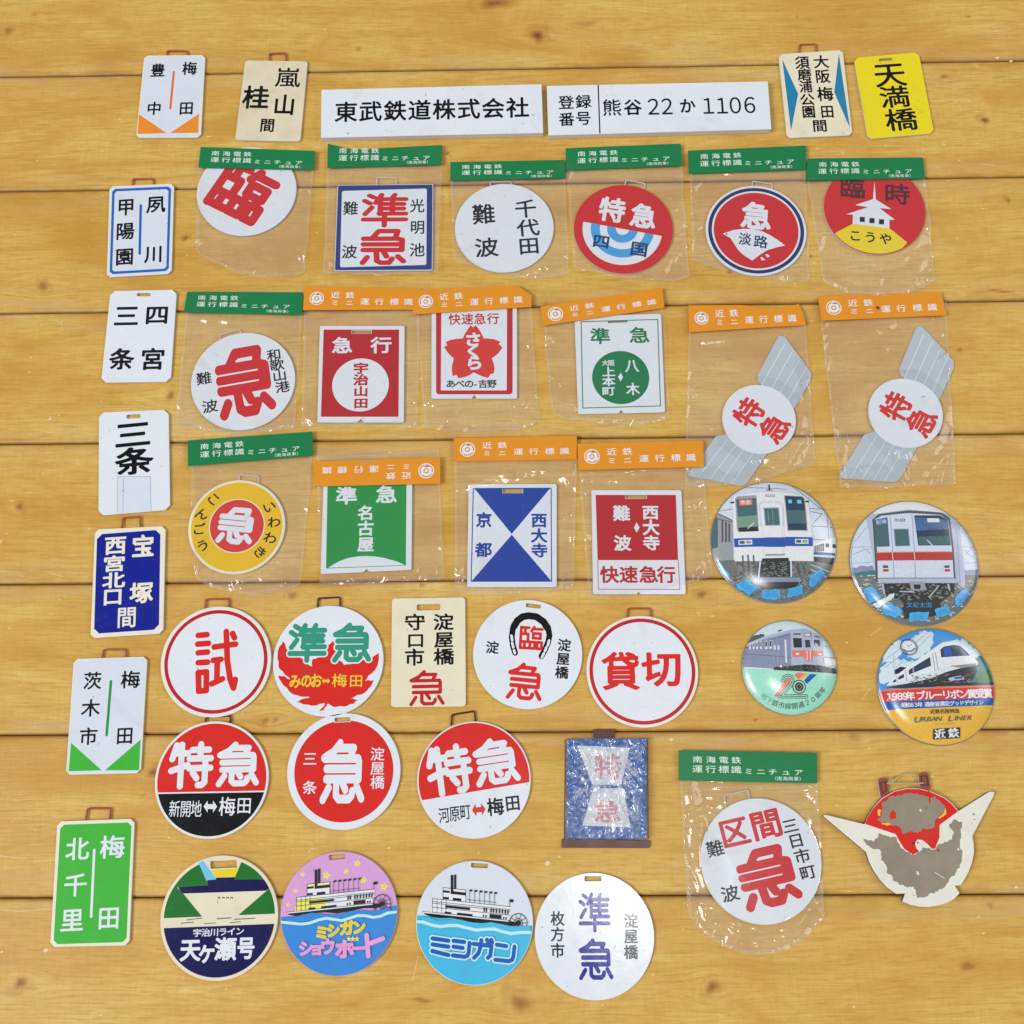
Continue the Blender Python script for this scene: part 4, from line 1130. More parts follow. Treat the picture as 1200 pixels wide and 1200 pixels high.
HK = (600, 1010, 1200 / 170)
T = disc_sign('glossy white round sign with two blue characters and black side columns', HK, (682, 611), 494, 'white', edge='white', slot=[(600, 118), (740, 118), (740, 160), (600, 160)], gloss=True)
T.t('準', 682, 418, 265, 330, 'deepblue', 0, part='headline', stroke=10.5); T.t('急', 694, 805, 285, 345, 'deepblue', 0, part='headline', stroke=11)
for ch, y in (('枚', 468), ('方', 598), ('市', 732)): T.t(ch, 377, y, 110, 116, 'ink', .017)
for ch, y in (('淀', 487), ('屋', 615), ('橋', 745)): T.t(ch, 984, y, 110, 116, 'ink', .017)
T.done()

# ------------------------------------------------------------------ signs in clear bags
BG = 'sealed clear bags with a sign inside'
def bsign(label, at, vf, **k):
    T = Thing('train_sign', label, 'sign', at, 'miniature signs inside clear bags', vf=vf, zt=.0018, **k)
    return T
def bdisc(label, vf, c, r, face, wire=None):
    T = bsign(label, c, vf)
    T.disc_plate(c, r, face); T.c = c; T.r = r
    if wire: T.wire(wire, mat=WHITEWIRE, r=.0004)
    return T
def brect(label, vf, q, face='white', slot=None, notch=None, r=.0014):
    T = bsign(label, inq(q, 0)[0], vf)
    out = T.quad(q, r)
    if notch:   # triangular nick in the lower edge
        n = [T.W(p) for p in notch]
        out = out[:18] + n + out[18:]
    T.plate(out, face, [T.slot(slot, .0006)] if slot else [])
    T.turn(lerp(q[0], q[1], .5), lerp(q[3], q[2], .5))
    return T
def v(ox, oy, w, W=1200): return (ox, oy, W / w)

# green card row
T = bdisc('white round sign with one huge tilted red character, half under a green card', v(220, 160, 180), (460, 425), 388, 'white')
T.t('臨', 432, 428, 470, 420, 'nred', 0, -29, part='headline', stroke=15.5)
T.done()
bag('clear bag with a green card over the half hidden tilted red character', T, [(235, 172), (369.3, 176.7), (367.7, 199), (232.5, 196.3)], [(233, 190), (367, 194), (357, 317), (228, 290)], seed=1, bulge=22, group=BG)

q = [(170, 378), (918, 370), (912, 1045), (145, 1050)]
T = brect('square sign with a navy frame and two red characters stacked', v(370, 160, 180), q)
rr(T, 'frame', 'frame', insq(q, 5), .0012); rr(T, 'frame', 'white', [(205, 425), (868, 406), (864, 1003), (190, 1022)], .0016)
T.wire([(472, 385), (478, 319), (628, 318), (628, 380)], mat=WHITEWIRE, r=.0004)
T.t('準', 540, 575, 372, 270, 'nred', 0, -1, part='headline', stroke=12); T.t('急h', 530, 862, 362, 282, 'nred', 0, -1, part='headline', stroke=12.5); T.t('急s', 530, 862, 362, 282, 'white', 0, -1, part='headline', stroke=2.4)
for ch, x, y, w in (('難', 273, 560, 112), ('波', 263, 900, 116), ('光', 793, 540, 110), ('明', 795, 708, 110), ('池', 792, 885, 114)): T.t(ch, x, y, w, 104, 'ink', .008)
T.done()
bag('clear bag with a green card over the navy framed square sign', T, [(384, 168.5), (518.3, 169.7), (517.3, 192.7), (383.5, 196.5)], [(383, 190), (518, 190), (513, 320), (379, 321)],
    outline=[(384, 168.2), (405, 173.5), (420, 174.8), (518.3, 169.7), (517.3, 192.9), (383.5, 196.6)], seed=2, bulge=3, group=BG)

T = bdisc('plain white round sign with black characters in two columns', v(510, 180, 170), (571, 612), 409, 'white', [(458, 275), (455, 232), (628, 230), (626, 275)])
for ch, x, y, w, h in (('難', 400, 500, 180, 160), ('波', 425, 775, 185, 155), ('千', 748, 455, 172, 145), ('代', 768, 612, 178, 138), ('田', 775, 762, 168, 138)): T.t(ch, x, y, w, h, 'ink', .012, 4)
T.done()
bag('clear bag with a green card over the plain white black lettered disc', T, [(527.7, 189.8), (662.3, 187.2), (663, 208.6), (527.7, 211.4)], [(528, 206), (662, 204), (667, 320), (531, 303)], seed=3, bulge=14, group=BG)

T = bdisc('red round sign with blue and white half rings in its lower half', v(660, 165, 160 * 1200 / 1129), (498, 727), 410, 'nred', [(505, 380), (520, 319), (678, 350), (668, 400)])
h = half(T, (160, 668), (820, 788)); c = (490, 729)
T.shape('half_rings', 'white', circle(T.W(c), 330 * T.sc(c)[0]) & h, .0004)
T.ring('half_rings', 'lblue', c, 262, 187, h); T.ring('half_rings', 'lblue', c, 127, 55, h)
T.t('特', 405, 570, 205, 190, 'white', .028, -10, part='headline'); T.t('急', 665, 622, 205, 190, 'white', .028, -10, part='headline')
T.t('四', 315, 832, 135, 110, 'stamp', .02, -10, part='stamp'); T.t('国', 628, 895, 140, 115, 'stamp', .02, -10, part='stamp')
T.done()
bag('clear bag with a green card over the disc with blue half rings', T, [(663.1, 173.5), (797.8, 168.1), (799.6, 194), (663.1, 199.3)], [(663, 192), (799, 188), (808, 325), (673, 312)], seed=4, bulge=10, group=BG)

T = bdisc('red round sign with a navy ring and a white fan', v(800, 165, 160 * 1200 / 1129), (607, 740), 417, 'white', [(570, 400), (580, 331), (745, 353), (738, 412)])
T.ring('border', 'ring', T.c, 396, 366); T.disc('red_panel', 'nred', T.c, 350)
fan = [(330, 768), (420, 738), (500, 728), (580, 730), (650, 745), (720, 778), (790, 822), (846, 866), (780, 880), (700, 905), (640, 942), (575, 990), (510, 950), (460, 905), (425, 850), (395, 805)]
T.poly('fan', 'white', fan); T.disc('fan', 'ring', (362, 771), 8)
T.poly('fan', 'white', [(642, 962), (660, 962), (682, 986), (655, 990)]); T.poly('fan', 'white', [(682, 942), (700, 936), (722, 955), (700, 966)])
T.t('急', 610, 622, 240, 212, 'white', .028, -8, part='headline')
T.t('淡', 515, 812, 100, 98, 'ring', .012, -8); T.t('路', 645, 835, 110, 98, 'ring', .012, -8)
T.done()
bag('clear bag with a green card over the navy ringed red disc', T, [(806.4, 176.3), (944.8, 170.4), (944.8, 198.3), (807.1, 203.3)], [(808, 196), (944, 192), (949, 328), (812, 302)], seed=5, bulge=12, group=BG)

T = bdisc('red round sign with a white pagoda above a yellow hill', v(940, 170, 170), (599, 530), 419, 'nred')
T.poly('hill', 'kyellow', [(275, 726), (420, 650), (725, 690), (870, 806), (700, 1000), (300, 1000)], clip=circle(T.W(T.c), T.R * .98))
T.poly('pagoda', 'white', [(440, 496), (586, 448), (598, 295), (610, 450), (738, 530), (640, 522), (766, 616), (722, 620), (722, 690), (418, 650), (420, 576), (366, 572), (545, 514)])
for x, y in ((498, 615), (578, 625), (657, 635)): T.poly('pagoda', 'ink', [(x - 21, y - 22), (x + 21, y - 20), (x + 20, y + 22), (x - 22, y + 20)])
T.t('臨', 415, 355, 200, 165, 'plum', .016, -5, part='headline'); T.t('時', 785, 405, 200, 165, 'plum', .016, -5, part='headline')
T.col_text('こうや', (440, 748), (690, 776), 100, 92, col='black', b=.014, rot=-5)
T.done()
bag('clear bag with a green card over the pagoda disc', T, [(946.4, 185.6), (1081.6, 184.2), (1084.2, 209), (944.2, 211.1)], [(946, 204), (1084, 204), (1097, 326), (964, 329)], seed=6, bulge=22, group=BG)

T = bdisc('white round sign with one huge red character and black side columns', F4, (854.5, 349), 182.5, 'white', [(774, 205), (772, 187), (842, 166), (850, 190)])
T.t('急h', 860, 352, 198, 246, 'nred', 0, 10, part='headline', stroke=15.5); T.t('急s', 860, 352, 198, 246, 'white', 0, 10, part='headline', stroke=2.4)
T.t('難', 717, 340, 52, 43, 'ink', .01, 10); T.t('波', 738, 438, 53, 44, 'ink', .01, 10)
for ch, x, y in (('和', 963, 257), ('歌', 973, 293), ('山', 983, 330), ('港', 993, 370)): T.t(ch, x, y, 48, 39, 'ink', .012, 10)
T.done()
bag('clear bag with a green card over the disc with one huge red character', T, [(219.3, 341.7), (354.3, 342.3), (354.3, 369), (215.3, 365.7)], [(217, 360), (354, 362), (345, 500), (205, 497)], seed=7, bulge=10, group=BG)

# orange card row
vf = v(350, 330, 180)
q = [(165, 345), (828, 345), (822, 1100), (145, 1100)]
T = brect('red rectangular sign with a white disc of red characters', vf, q, slot=[(415, 381), (568, 381), (568, 404), (415, 404)], notch=[(510, 1100), (488, 1072), (452, 1100)])
T.put('red_panel', 'kred', _tri(corner(T.Ws([(195, 375), (785, 375), (780, 1056), (174, 1056)]), .0003), [T.slot([(412, 378), (571, 378), (571, 407), (412, 407)], .0006)]))
T.disc('white_disc', 'white', (483, 806), 221)
T.t('急', 340, 497, 152, 122, 'white', .022, part='headline'); T.t('行', 645, 495, 156, 122, 'white', .022, part='headline')
for ch, y, w, h in (('宇', 677, 112, 84), ('治', 767, 114, 84), ('山', 857, 110, 78), ('田', 950, 108, 76)): T.t(ch, 486, y, w, h, 'kred', .03)
T.done()
bag('clear bag with an orange card over the red sign with a white disc', T, [(356.7, 336), (493, 338), (492, 362.7), (355, 363.3)], [(356, 358), (491, 358), (489, 499), (353, 499)], 'orange', seed=8, bulge=3, group=BG)

vf = v(480, 330, 160 * 1200 / 1129)
q = [(182, 150), (888, 150), (890, 968), (180, 968)]
T = brect('white rectangular sign with a red cherry blossom and a red frame', vf, q, notch=[(560, 968), (535, 935), (515, 968)])
rr(T, 'frame', 'darkred', [(218, 185), (852, 185), (852, 932), (219, 932)], .0026); rr(T, 'frame', 'white', [(263, 170), (806, 170), (803, 900), (258, 900)], .0006)
T.poly('blossom', 'ored', [(440, 470), (455, 435), (478, 398), (505, 361), (526, 378), (546, 361), (572, 392), (596, 430), (612, 470), (650, 470), (700, 476), (752, 498), (738, 515), (768, 546), (740, 585), (712, 612), (680, 635), (695, 675), (703, 715), (696, 760), (668, 765), (652, 796), (605, 786), (565, 768), (530, 750), (495, 774), (455, 790), (404, 799), (388, 771), (357, 782), (348, 735), (352, 690), (366, 636), (335, 610), (310, 580), (285, 541), (312, 525), (297, 500), (340, 482), (390, 473)])
for ch, x, y in (('快', 372, 311), ('速', 478, 310), ('急', 582, 308), ('行', 690, 305)): T.t(ch, x, y, 96, 90, 'darkred', .012)
for ch, x, y in (('さ', 525, 478), ('く', 528, 575), ('ら', 535, 672)): T.t(ch, x, y, 135, 112, 'white', .04, part='headline')
for ch, x, w in (('あ', 340, 76), ('べ', 415, 80), ('の', 492, 76), ('-', 545, 70), ('吉', 605, 72), ('野', 680, 74)): T.t(ch, x, 845, w, 66, 'ink', .014)
T.done()
ov = [(483.1, 339.9), (603.3, 334.3), (606, 334.2), (623.1, 346), (622.6, 359.5), (484.3, 368.3)]
bag('clear bag with an orange card, one corner clipped, over the cherry blossom sign', T, [(483.1, 339.9), (618, 333.8), (622.4, 359.8), (484.3, 368.3)], [(487, 360), (622, 352), (632, 495), (497, 501)], 'orange', outline=ov, seed=9, bulge=8, z=.0035, group=BG)

vf = v(630, 330, 160 * 1200 / 1129)
q = [(305, 285), (1022, 265), (1055, 1080), (335, 1096)]
T = brect('white rectangular sign with a green disc and a thin green frame', vf, q, slot=[(583, 326), (745, 320), (745, 336), (584, 342)], notch=[(715, 1088), (690, 1060), (672, 1089)])
T.lines('frame', 'kgreen', [[(360, 332), (993, 313), (1016, 1028), (374, 1046), (360, 332)]], 8)
T.disc('green_disc', 'kgreen', (687, 792), 236)
T.t('準', 518, 450, 158, 128, 'kgreen', .018, part='headline'); T.t('急', 842, 442, 160, 128, 'kgreen', .018, part='headline')
T.t('大', 559, 672, 52, 48, 'white', .02); T.t('阪', 610, 672, 52, 48, 'white', .02)
for ch, x, y, w, h in (('上', 588, 745, 104, 78), ('本', 588, 825, 104, 78), ('町', 587, 905, 102, 72), ('八', 780, 695, 108, 104), ('木', 788, 888, 106, 98)): T.t(ch, x, y, w, h, 'white', .02)
T.poly('lettering', 'white', [(686, 753), (707, 790), (686, 827), (665, 790)])
T.done()
bag('clear bag with a slanting orange card over the green disc sign', T, [(633.5, 359.1), (776, 337.1), (778.8, 360.5), (636.4, 381.7)], [(637, 376), (777, 356), (785, 489), (646, 484)], 'orange', seed=10, bulge=12, z=.0034, group=BG)

def ribbon(label, vf, M, cx, cy, rr_, txt, tx_, rot):
    """round disc on a slanted silver ribbon; M moves the points of the right-hand sign onto this one"""
    T = bsign(label, (cx, cy), vf)
    up = [(480, 470), (575, 240), (608, 245), (776, 430), (774, 470), (705, 622), (660, 700), (560, 700), (515, 525), (488, 505)]
    lo = [(345, 810), (290, 826), (158, 1042), (162, 1062), (452, 1085), (484, 1070), (580, 890), (560, 760), (420, 740)]
    def mv(p): return M(*p)
    T.outline = circle(T.W((cx, cy)), rr_ * T.sc((cx, cy))[0]) | polygon(T.Ws([mv(p) for p in up])) | polygon(T.Ws([mv(p) for p in lo]))
    z_ = T.zt; T.zt = .0014
    T.plate(corner(T.Ws([mv(p) for p in up]), .0012, 'round', 3), 'silver', part='ribbon')
    T.plate(corner(T.Ws([mv(p) for p in lo]), .0012, 'round', 3), 'silver', part='ribbon')
    for a, b in (((612, 285), (505, 530)), ((658, 322), (562, 540)), ((700, 368), (612, 556)), ((742, 405), (660, 590)), ((360, 830), (215, 1060)), ((407, 862), (280, 1064)), ((450, 882), (343, 1070)), ((505, 895), (400, 1078))):
        T.line('ribbon_stripe', 'pale', [mv(a), mv(b)], 4.2)
    T.zt = z_
    T.disc_plate((cx, cy), rr_, 'white', z0=.0009)
    for ch, x, y in txt: T.t(ch, x, y, tx_, tx_ * .92, 'red', .024, rot, part='headline')
    T.done()
    return T
vf2 = v(950, 330, 200 * 1200 / 923)
# two of the same kind: the second is turned a few degrees further
T = ribbon('white disc on a slanting silver ribbon under the orange card with a punched hole', vf2, lambda x, y: (x, y), 514, 710, 201, (('特', 460, 676), ('急', 598, 757)), 148, 58)
bag('clear bag with a hole punched orange card over the right hand silver ribbon sign', T, [(958.3, 346.7), (1103.3, 342.3), (1109.3, 369.3), (963.3, 375.7)], [(961, 362), (1110, 352), (1121, 566), (985, 571)], 'orange', seed=12, bulge=2, hole=(1029.1, 360.8),
    crease=((.1, .22, .6, .10, .0012, .0016), (.06, .40, .55, .22, .0008, .002), (.98, .80, .72, .98, .0014, .0025), (.9, .78, .64, .98, .001, .0015)), group=BG)
def turn11(x, y):
    a = math.radians(6); k = 4.8 / 4.615 * .985; dx, dy = (x - 514) * k, (y - 710) * k
    return (430 + dx * math.cos(a) - dy * math.sin(a), 725 + dx * math.sin(a) + dy * math.cos(a))
T = ribbon('white disc on a slanting silver ribbon under the orange card with a creased end', (800, 340, 4.8), turn11, 430, 725, 207, (('特', 372, 688), ('急', 515, 775)), 152, 54)
bag('clear bag with a creased orange card end over the left hand silver ribbon sign', T, [(806.7, 357.7), (940, 354.5), (943, 382.7), (807.3, 389.3)], [(808, 374), (944, 368), (956, 540), (803, 567)], 'orange',
    outline=[(806.7, 357.7), (870, 357.4), (912, 362), (936, 356), (941, 366), (944.5, 381), (905, 383), (807.3, 389.3)], seed=11, bulge=12, crease=((.05, .4, .6, .25, .0010, .0016), (.95, .82, .55, 1.0, .0014, .0025), (.9, .7, .6, .86, .0008, .002)), group=BG)

IW = v(200, 500, 180)
T = bdisc('yellow round sign with a red centre and one white character', IW, (516, 781), 378, 'cream', [(527, 445), (535, 373), (688, 386), (678, 465)])
T.disc('yellow_ring', 'iyellow', T.c, 357); T.disc('red_centre', 'cream', (517, 775), 218); T.disc('red_centre', 'ored', (517, 775), 210)
T.t('急h', 512, 774, 285, 288, 'white', 0, -6, part='headline', stroke=15); T.t('急s', 512, 774, 285, 288, 'ored', 0, -6, part='headline', stroke=2.4)
for ch, x, y, r in (('い', 770, 627, 22), ('わ', 808, 745, 5), ('わ', 778, 870, -18), ('き', 700, 980, -44), ('こ', 337, 565, -42), ('ん', 243, 680, -18), ('ご', 220, 800, 4), ('う', 250, 928, 28)): T.t(ch, x, y, 100, 88, 'black', .012, r)
T.done()
bag('clear bag with a green card over the yellow ringed disc', T, [(220, 516), (365.7, 505.7), (366.7, 534), (220, 546)], [(222, 540), (366, 528), (352, 684), (228, 676)], seed=13, bulge=16, group=BG)

NG = v(360, 520, 180)
q = [(128, 230), (822, 222), (815, 985), (105, 1018)]
T = brect('green rectangular sign with a white arc along its foot', NG, q, notch=[(490, 1000), (464, 980), (438, 1004)])
gp = [(160, 262), (776, 256), (771, 952), (147, 975)]
T.put('green_panel', 'lgreen', _tri(corner(T.Ws(gp), .0003)))
T.poly('white_arc', 'white', [(164, 969), (210, 940), (260, 914), (320, 893), (390, 880), (455, 877), (525, 880), (600, 892), (670, 911), (720, 928), (765, 948)])
T.t('準', 307, 405, 158, 132, 'white', .022, part='headline'); T.t('急', 620, 395, 158, 132, 'white', .022, part='headline')
for ch, y, h in (('名', 540, 108), ('古', 660, 112), ('屋', 785, 112)): T.t(ch, 457, y, 122, h, 'white', .024)
T.done()
bag('clear bag with an upside down orange card over the green sign', T, [(368.3, 540.7), (516, 535.7), (516, 566.7), (368.3, 570)], [(370, 526), (514, 525), (520, 677), (375, 684)], 'orange', flip=True, seed=14, bulge=2, z=.0036, group=BG)

KY = (520, 505, 6)
q = [(175, 375), (795, 372), (795, 1098), (165, 1098)]
T = brect('white rectangular sign with two blue triangles meeting point to point', KY, q, slot=[(415, 405), (555, 405), (555, 435), (415, 435)], notch=None)
T.lines('frame', 'kblue', [[(208, 405), (755, 402), (758, 1057), (193, 1057), (208, 405)]], 7)
T.poly('triangle', 'kblue', [(214, 403), (412, 402), (412, 438), (558, 438), (558, 402), (752, 400), (478, 724)]); T.poly('triangle', 'kblue', [(195, 1057), (478, 730), (758, 1057)])
for ch, x, y, w, h in (('京', 283, 625, 106, 102), ('都', 280, 835, 110, 98), ('西', 670, 628, 106, 98), ('大', 670, 735, 110, 96), ('寺', 672, 840, 108, 94)): T.t(ch, x, y, w, h, 'kblue', .026)
T.done()
bag('very crinkled clear bag with an orange card over the blue triangle sign', T, [(531.7, 513.3), (676, 510.7), (676, 538.3), (531.7, 540.7)], [(533, 535), (676, 533), (672, 688), (533, 694)], 'orange', seed=15, wr=1.25, bulge=4,
    crease=((.0, .13, .95, .03, .0013, .0024), (.0, .22, .6, .13, .0011, .0020), (.58, .09, 1.0, .15, .0018, .0034)), group=BG)

NB = (670, 510, 6)
q = [(138, 385), (772, 385), (803, 1118), (150, 1118)]
T = brect('red and white rectangular sign with a white diamond at its middle', NB, q, slot=[(378, 422), (525, 422), (525, 445), (378, 445)], notch=[(490, 1118), (472, 1102), (456, 1118)])
T.put('red_panel', 'kred', _tri(corner(T.Ws([(168, 420), (732, 420), (748, 878), (182, 878)]), .0003), [T.slot([(375, 419.9 + 2), (528, 422), (528, 448), (375, 448)], .0006)]))
T.lines('frame', 'kred', [[(184, 880), (187, 1083), (761, 1084), (748, 880)]], 4.5)
for ch, x, y, w, h in (('難', 350, 548, 112, 104), ('波', 357, 758, 114, 104), ('西', 553, 542, 112, 96), ('大', 557, 648, 114, 104), ('寺', 560, 757, 112, 100)): T.t(ch, x, y, w, h, 'white', .026)
T.poly('lettering', 'white', [(457, 613), (477, 650), (457, 685), (437, 650)])
for ch, x, w in (('快', 265, 124), ('速', 400, 124), ('急', 540, 128), ('行', 665, 122)): T.t(ch, x, 980, w, 114, 'kred', .02, part='headline')
T.done()
bag('clear bag with an orange card over the red and white diamond sign', T, [(676.7, 520), (824, 516), (825, 547), (677.7, 550.7)], [(678, 545), (824, 541), (836, 674), (690, 700)], 'orange', seed=16, bulge=5, crease=((.0, .10, .35, .12, .001, .0012), (.85, .95, 1.0, .72, .0014, .0016)), z=.0038, group=BG)

KU = (790, 870, 5)
T = bdisc('white round sign with three red characters, the lowest one huge', KU, (509, 693), 354, 'white', [(303, 375), (292, 311), (432, 279), (448, 345)])
T.t('区', 352, 525, 168, 164, 'nred', .022, 12, part='headline'); T.t('間', 538, 478, 178, 166, 'nred', .022, 12, part='headline')
T.t('急h', 550, 788, 345, 352, 'nred', 0, 12, part='headline', stroke=15.5); T.t('急s', 550, 788, 345, 352, 'white', 0, 12, part='headline', stroke=2.4)
T.t('難', 240, 622, 98, 92, 'ink', .012, 12); T.t('波', 328, 885, 102, 92, 'ink', .012, 12)
for ch, x, y in (('三', 680, 488), ('日', 714, 575), ('市', 750, 665), ('町', 783, 760)): T.t(ch, x, y, 92, 82, 'ink', .012, 12)
T.done()
bag('clear bag with a green card beside the winged emblem, sealed over a white disc', T, [(795.5, 879.2), (957.2, 882.2), (957.7, 918.1), (795.5, 914.8)], [(797, 908), (958, 912), (966, 1072), (806, 1070)], seed=17, bulge=40, crease=((.06, .05, .16, .85, .0026, .0022), (.14, .3, .1, .7, .0016, .0014), (.02, .3, .2, .22, .0014, .0012)), group=BG)

# ------------------------------------------------------------------ tin badges
def badge(label, vf, c, r, hh=.0066, pw=4.4):
    T = Thing('tin_badge', label, 'badge', c, 'round tin badges with train pictures', vf=vf, zt=hh * .8)
    C = T.W(c); R = r * T.sc(c)[0]
    def dome(x, y):
        q = min(1.0, math.hypot(x - C[0], y - C[1]) / R)
        f = lambda q: hh * ((1 - .34 * q * q) * math.sqrt(max(0.0, 1 - q ** pw)))
        z = f(q)
        g = (f(min(1, q + .002)) - f(max(0, q - .002))) / (.004 * R) if q < .998 else -6.0
        u = ((x - C[0]) / (q * R + 1e-12), (y - C[1]) / (q * R + 1e-12))
        n = np.array([-g * u[0], -g * u[1], 1.0]); n /= np.linalg.norm(n)
        return z, tuple(n)
    T.dome = dome; T.c = c; T.clip = circle(C, R * .986)
    V, F = [], []
    NR = 160
    qs = [0] + [math.sin(math.pi / 2 * i / 40) for i in range(1, 41)]
    V.append((C[0], C[1], dome(C[0], C[1])[0]))
    for q in qs[1:]:
        for k in range(NR):
            a = 2 * math.pi * k / NR
            x, y = C[0] + R * q * math.cos(a), C[1] + R * q * math.sin(a)
            V.append((x, y, max(.0008, dome(x, y)[0])))
    for k in range(NR): F.append((0, 1 + k, 1 + (k + 1) % NR))
    for i in range(39):
        for k in range(NR):
            a = 1 + i * NR; F.append((a + k, a + NR + k, a + NR + (k + 1) % NR, a + (k + 1) % NR))
    b = len(V)
    for k in range(NR):
        a = 2 * math.pi * k / NR; V.append((C[0] + R * .96 * math.cos(a), C[1] + R * .96 * math.sin(a), .0002))
    for k in range(NR): F.append((1 + 39 * NR + k, b + k, b + (k + 1) % NR, 1 + 39 * NR + (k + 1) % NR))
    mesh_obj('shell', V, F, [metal('badge_rim', (150, 156, 160), .25, .6)], None, T.root, smooth=True)
    return T
class PicMixin: pass
def pic(T, col, pts, part='picture'): T.poly(part, col, pts, clip=T.clip, cell=.0004)
def pbox(T, col, x0, y0, x1, y1, sk=0.0, part='picture'): pic(T, col, [(x0, y0), (x1, y0 + sk), (x1, y1 + sk), (x0, y1)], part)
def pline(T, col, w, *many): T.lines('picture', col, many, w, clip=T.clip, cell=.0003)
rnd = random.Random(3)
def scatter(T, cols, x0, y0, x1, y1, n, w, h):
    n, w, h = n * 3, w * .38, h * .8
    for c in cols:
        many = []
        for _ in range(n // len(cols)):
            x, y = rnd.uniform(x0, x1), rnd.uniform(y0, y1); a = rnd.uniform(-.5, .5)
            many.append([(x - w / 2 * rnd.uniform(.3, 1), y), (x + w / 2 * rnd.uniform(.3, 1), y + a * w)])
        pline(T, c, h, *many)

B1 = v(830, 555, 160)
T = badge('round badge of a white train front with a broad blue band', B1, (585, 587), 556)
T.shape('picture', 'sky1', T.clip)
pic(T, 'grey', [(0, 640), (0, 330), (95, 335), (215, 410), (225, 800), (0, 800)])
pic(T, 'glass', [(0, 560), (40, 380), (90, 370), (90, 640), (0, 660)]); 
for x in (120, 150, 178): pic(T, 'dgrey', [(x, 400 + (x - 120) * .5), (x + 16, 408 + (x - 120) * .5), (x + 16, 600), (x, 600)])
pline(T, 'dgrey', 8, [(60, 380), (210, 425)], [(80, 330), (215, 412)])
pline(T, 'dgrey', 5, [(90, 318), (235, 306)], [(880, 305), (1050, 300)], [(900, 462), (1120, 462)], [(910, 580), (1040, 580)], [(900, 330), (1010, 345), (920, 440)], [(330, 110), (700, 130)], [(700, 60), (1000, 300)])
pline(T, 'lilac', 22, [(1062, 240), (1085, 780)]); pline(T, 'grey', 8, [(1052, 240), (1075, 780)])
pic(T, 'bwhite', [(915, 618), (1140, 545), (1200, 545), (1200, 720), (920, 700)])
pic(T, 'dgrey', [(925, 640), (1020, 610), (1020, 680), (925, 690)]); pic(T, 'glassd', [(1035, 610), (1070, 610), (1070, 645), (1035, 645)]); pic(T, 'glassd', [(1100, 610), (1140, 610), (1140, 645), (1100, 645)])
for x in range(930, 1015, 18): pline(T, 'bwhite', 5, [(x, 632), (x, 690)])
pic(T, 'bblue', [(925, 690), (1200, 690), (1200, 712), (925, 712)])
pic(T, 'track', [(0, 760), (1200, 740), (1200, 1200), (0, 1200)])
pic(T, 'dark', [(920, 730), (1200, 735), (1170, 800), (930, 770)])
scatter(T, ['dark', 'dgrey', 'edgeg', 'chip'], 230, 780, 900, 960, 120, 60, 9); scatter(T, ['dgrey', 'chip', 'edgeg'], 100, 900, 1080, 1110, 120, 80, 8)
pline(T, 'lilac', 6, [(900, 800), (1090, 860)], [(900, 840), (1050, 900)])
# train front
pic(T, 'bwhite', [(215, 215), (245, 185), (350, 165), (560, 155), (740, 165), (840, 185), (880, 215), (905, 480), (928, 770), (690, 772), (460, 772), (232, 770), (222, 480)])
pline(T, 'lilac', 5, [(225, 250), (260, 190), (400, 158), (560, 148), (720, 158), (840, 180), (880, 230)], [(470, 260), (480, 720)], [(660, 260), (668, 720)])
pline(T, 'dark', 12, [(541, 90), (541, 140)]); pline(T, 'dark', 7, [(515, 140), (565, 140)]); pline(T, 'dark', 18, [(208, 247), (224, 247)], [(866, 240), (882, 240)])
for ch, x in zip('8102', (512, 534, 556, 578)): T.t(ch, x, 192, 34, 26, 'dgrey', .01, part='picture')
pic(T, 'grey', [(240, 212), (262, 192), (425, 188), (440, 512), (262, 516), (250, 490)]); pic(T, 'glass', [(250, 222), (420, 215), (430, 505), (266, 508)])
pic(T, 'edgeg', [(256, 380), (428, 370), (430, 470), (262, 480)]); pic(T, 'dark', [(262, 478), (432, 470), (436, 510), (266, 514)])
pic(T, 'coral', [(272, 228), (385, 224), (385, 275), (276, 279)]); T.col_text('準急', (305, 252), (352, 250), 44, 40, col='bwhite', part='picture')
pline(T, 'pale', 8, [(345, 485), (400, 435)], [(700, 410), (775, 478)])
pic(T, 'grey', [(667, 190), (830, 192), (852, 215), (870, 505), (692, 508)]); pic(T, 'glassd', [(675, 196), (826, 200), (846, 222), (862, 500), (698, 500)])
pic(T, 'glass', [(682, 325), (850, 322), (858, 440), (692, 445)]); pic(T, 'skyblue', [(700, 228), (735, 228), (735, 262), (704, 262)]); pic(T, 'skyblue', [(780, 228), (820, 228), (822, 262), (782, 262)])
pic(T, 'lilac', [(443, 270), (470, 245), (620, 245), (655, 275), (660, 470), (455, 470)]); pic(T, 'bwhite', [(455, 285), (480, 262), (615, 262), (642, 285), (650, 720), (490, 720)])
pic(T, 'grey', [(482, 302), (618, 300), (630, 462), (494, 464)]); pic(T, 'glass', [(492, 312), (610, 310), (620, 456), (502, 456)])
pline(T, 'edgeg', 6, [(520, 330), (530, 440)], [(560, 325), (566, 450)])
pic(T, 'bblue', [(224, 572), (490, 570), (490, 566), (668, 566), (668, 562), (914, 562), (916, 640), (668, 643), (668, 650), (490, 650), (490, 646), (230, 648)])
for x, y in ((262, 588), (756, 580)): pic(T, 'pale', [(x, y), (x + 120, y - 3), (x + 122, y + 40), (x + 2, y + 42)]); pic(T, 'dgrey', [(x + 10, y + 8), (x + 55, y + 7), (x + 56, y + 32), (x + 12, y + 33)]); pic(T, 'grey', [(x + 66, y + 7), (x + 110, y + 6), (x + 112, y + 31), (x + 68, y + 32)])
pic(T, 'grey', [(495, 712), (665, 710), (665, 724), (495, 728)]); pic(T, 'dark', [(470, 750), (700, 745), (720, 905), (440, 912)])
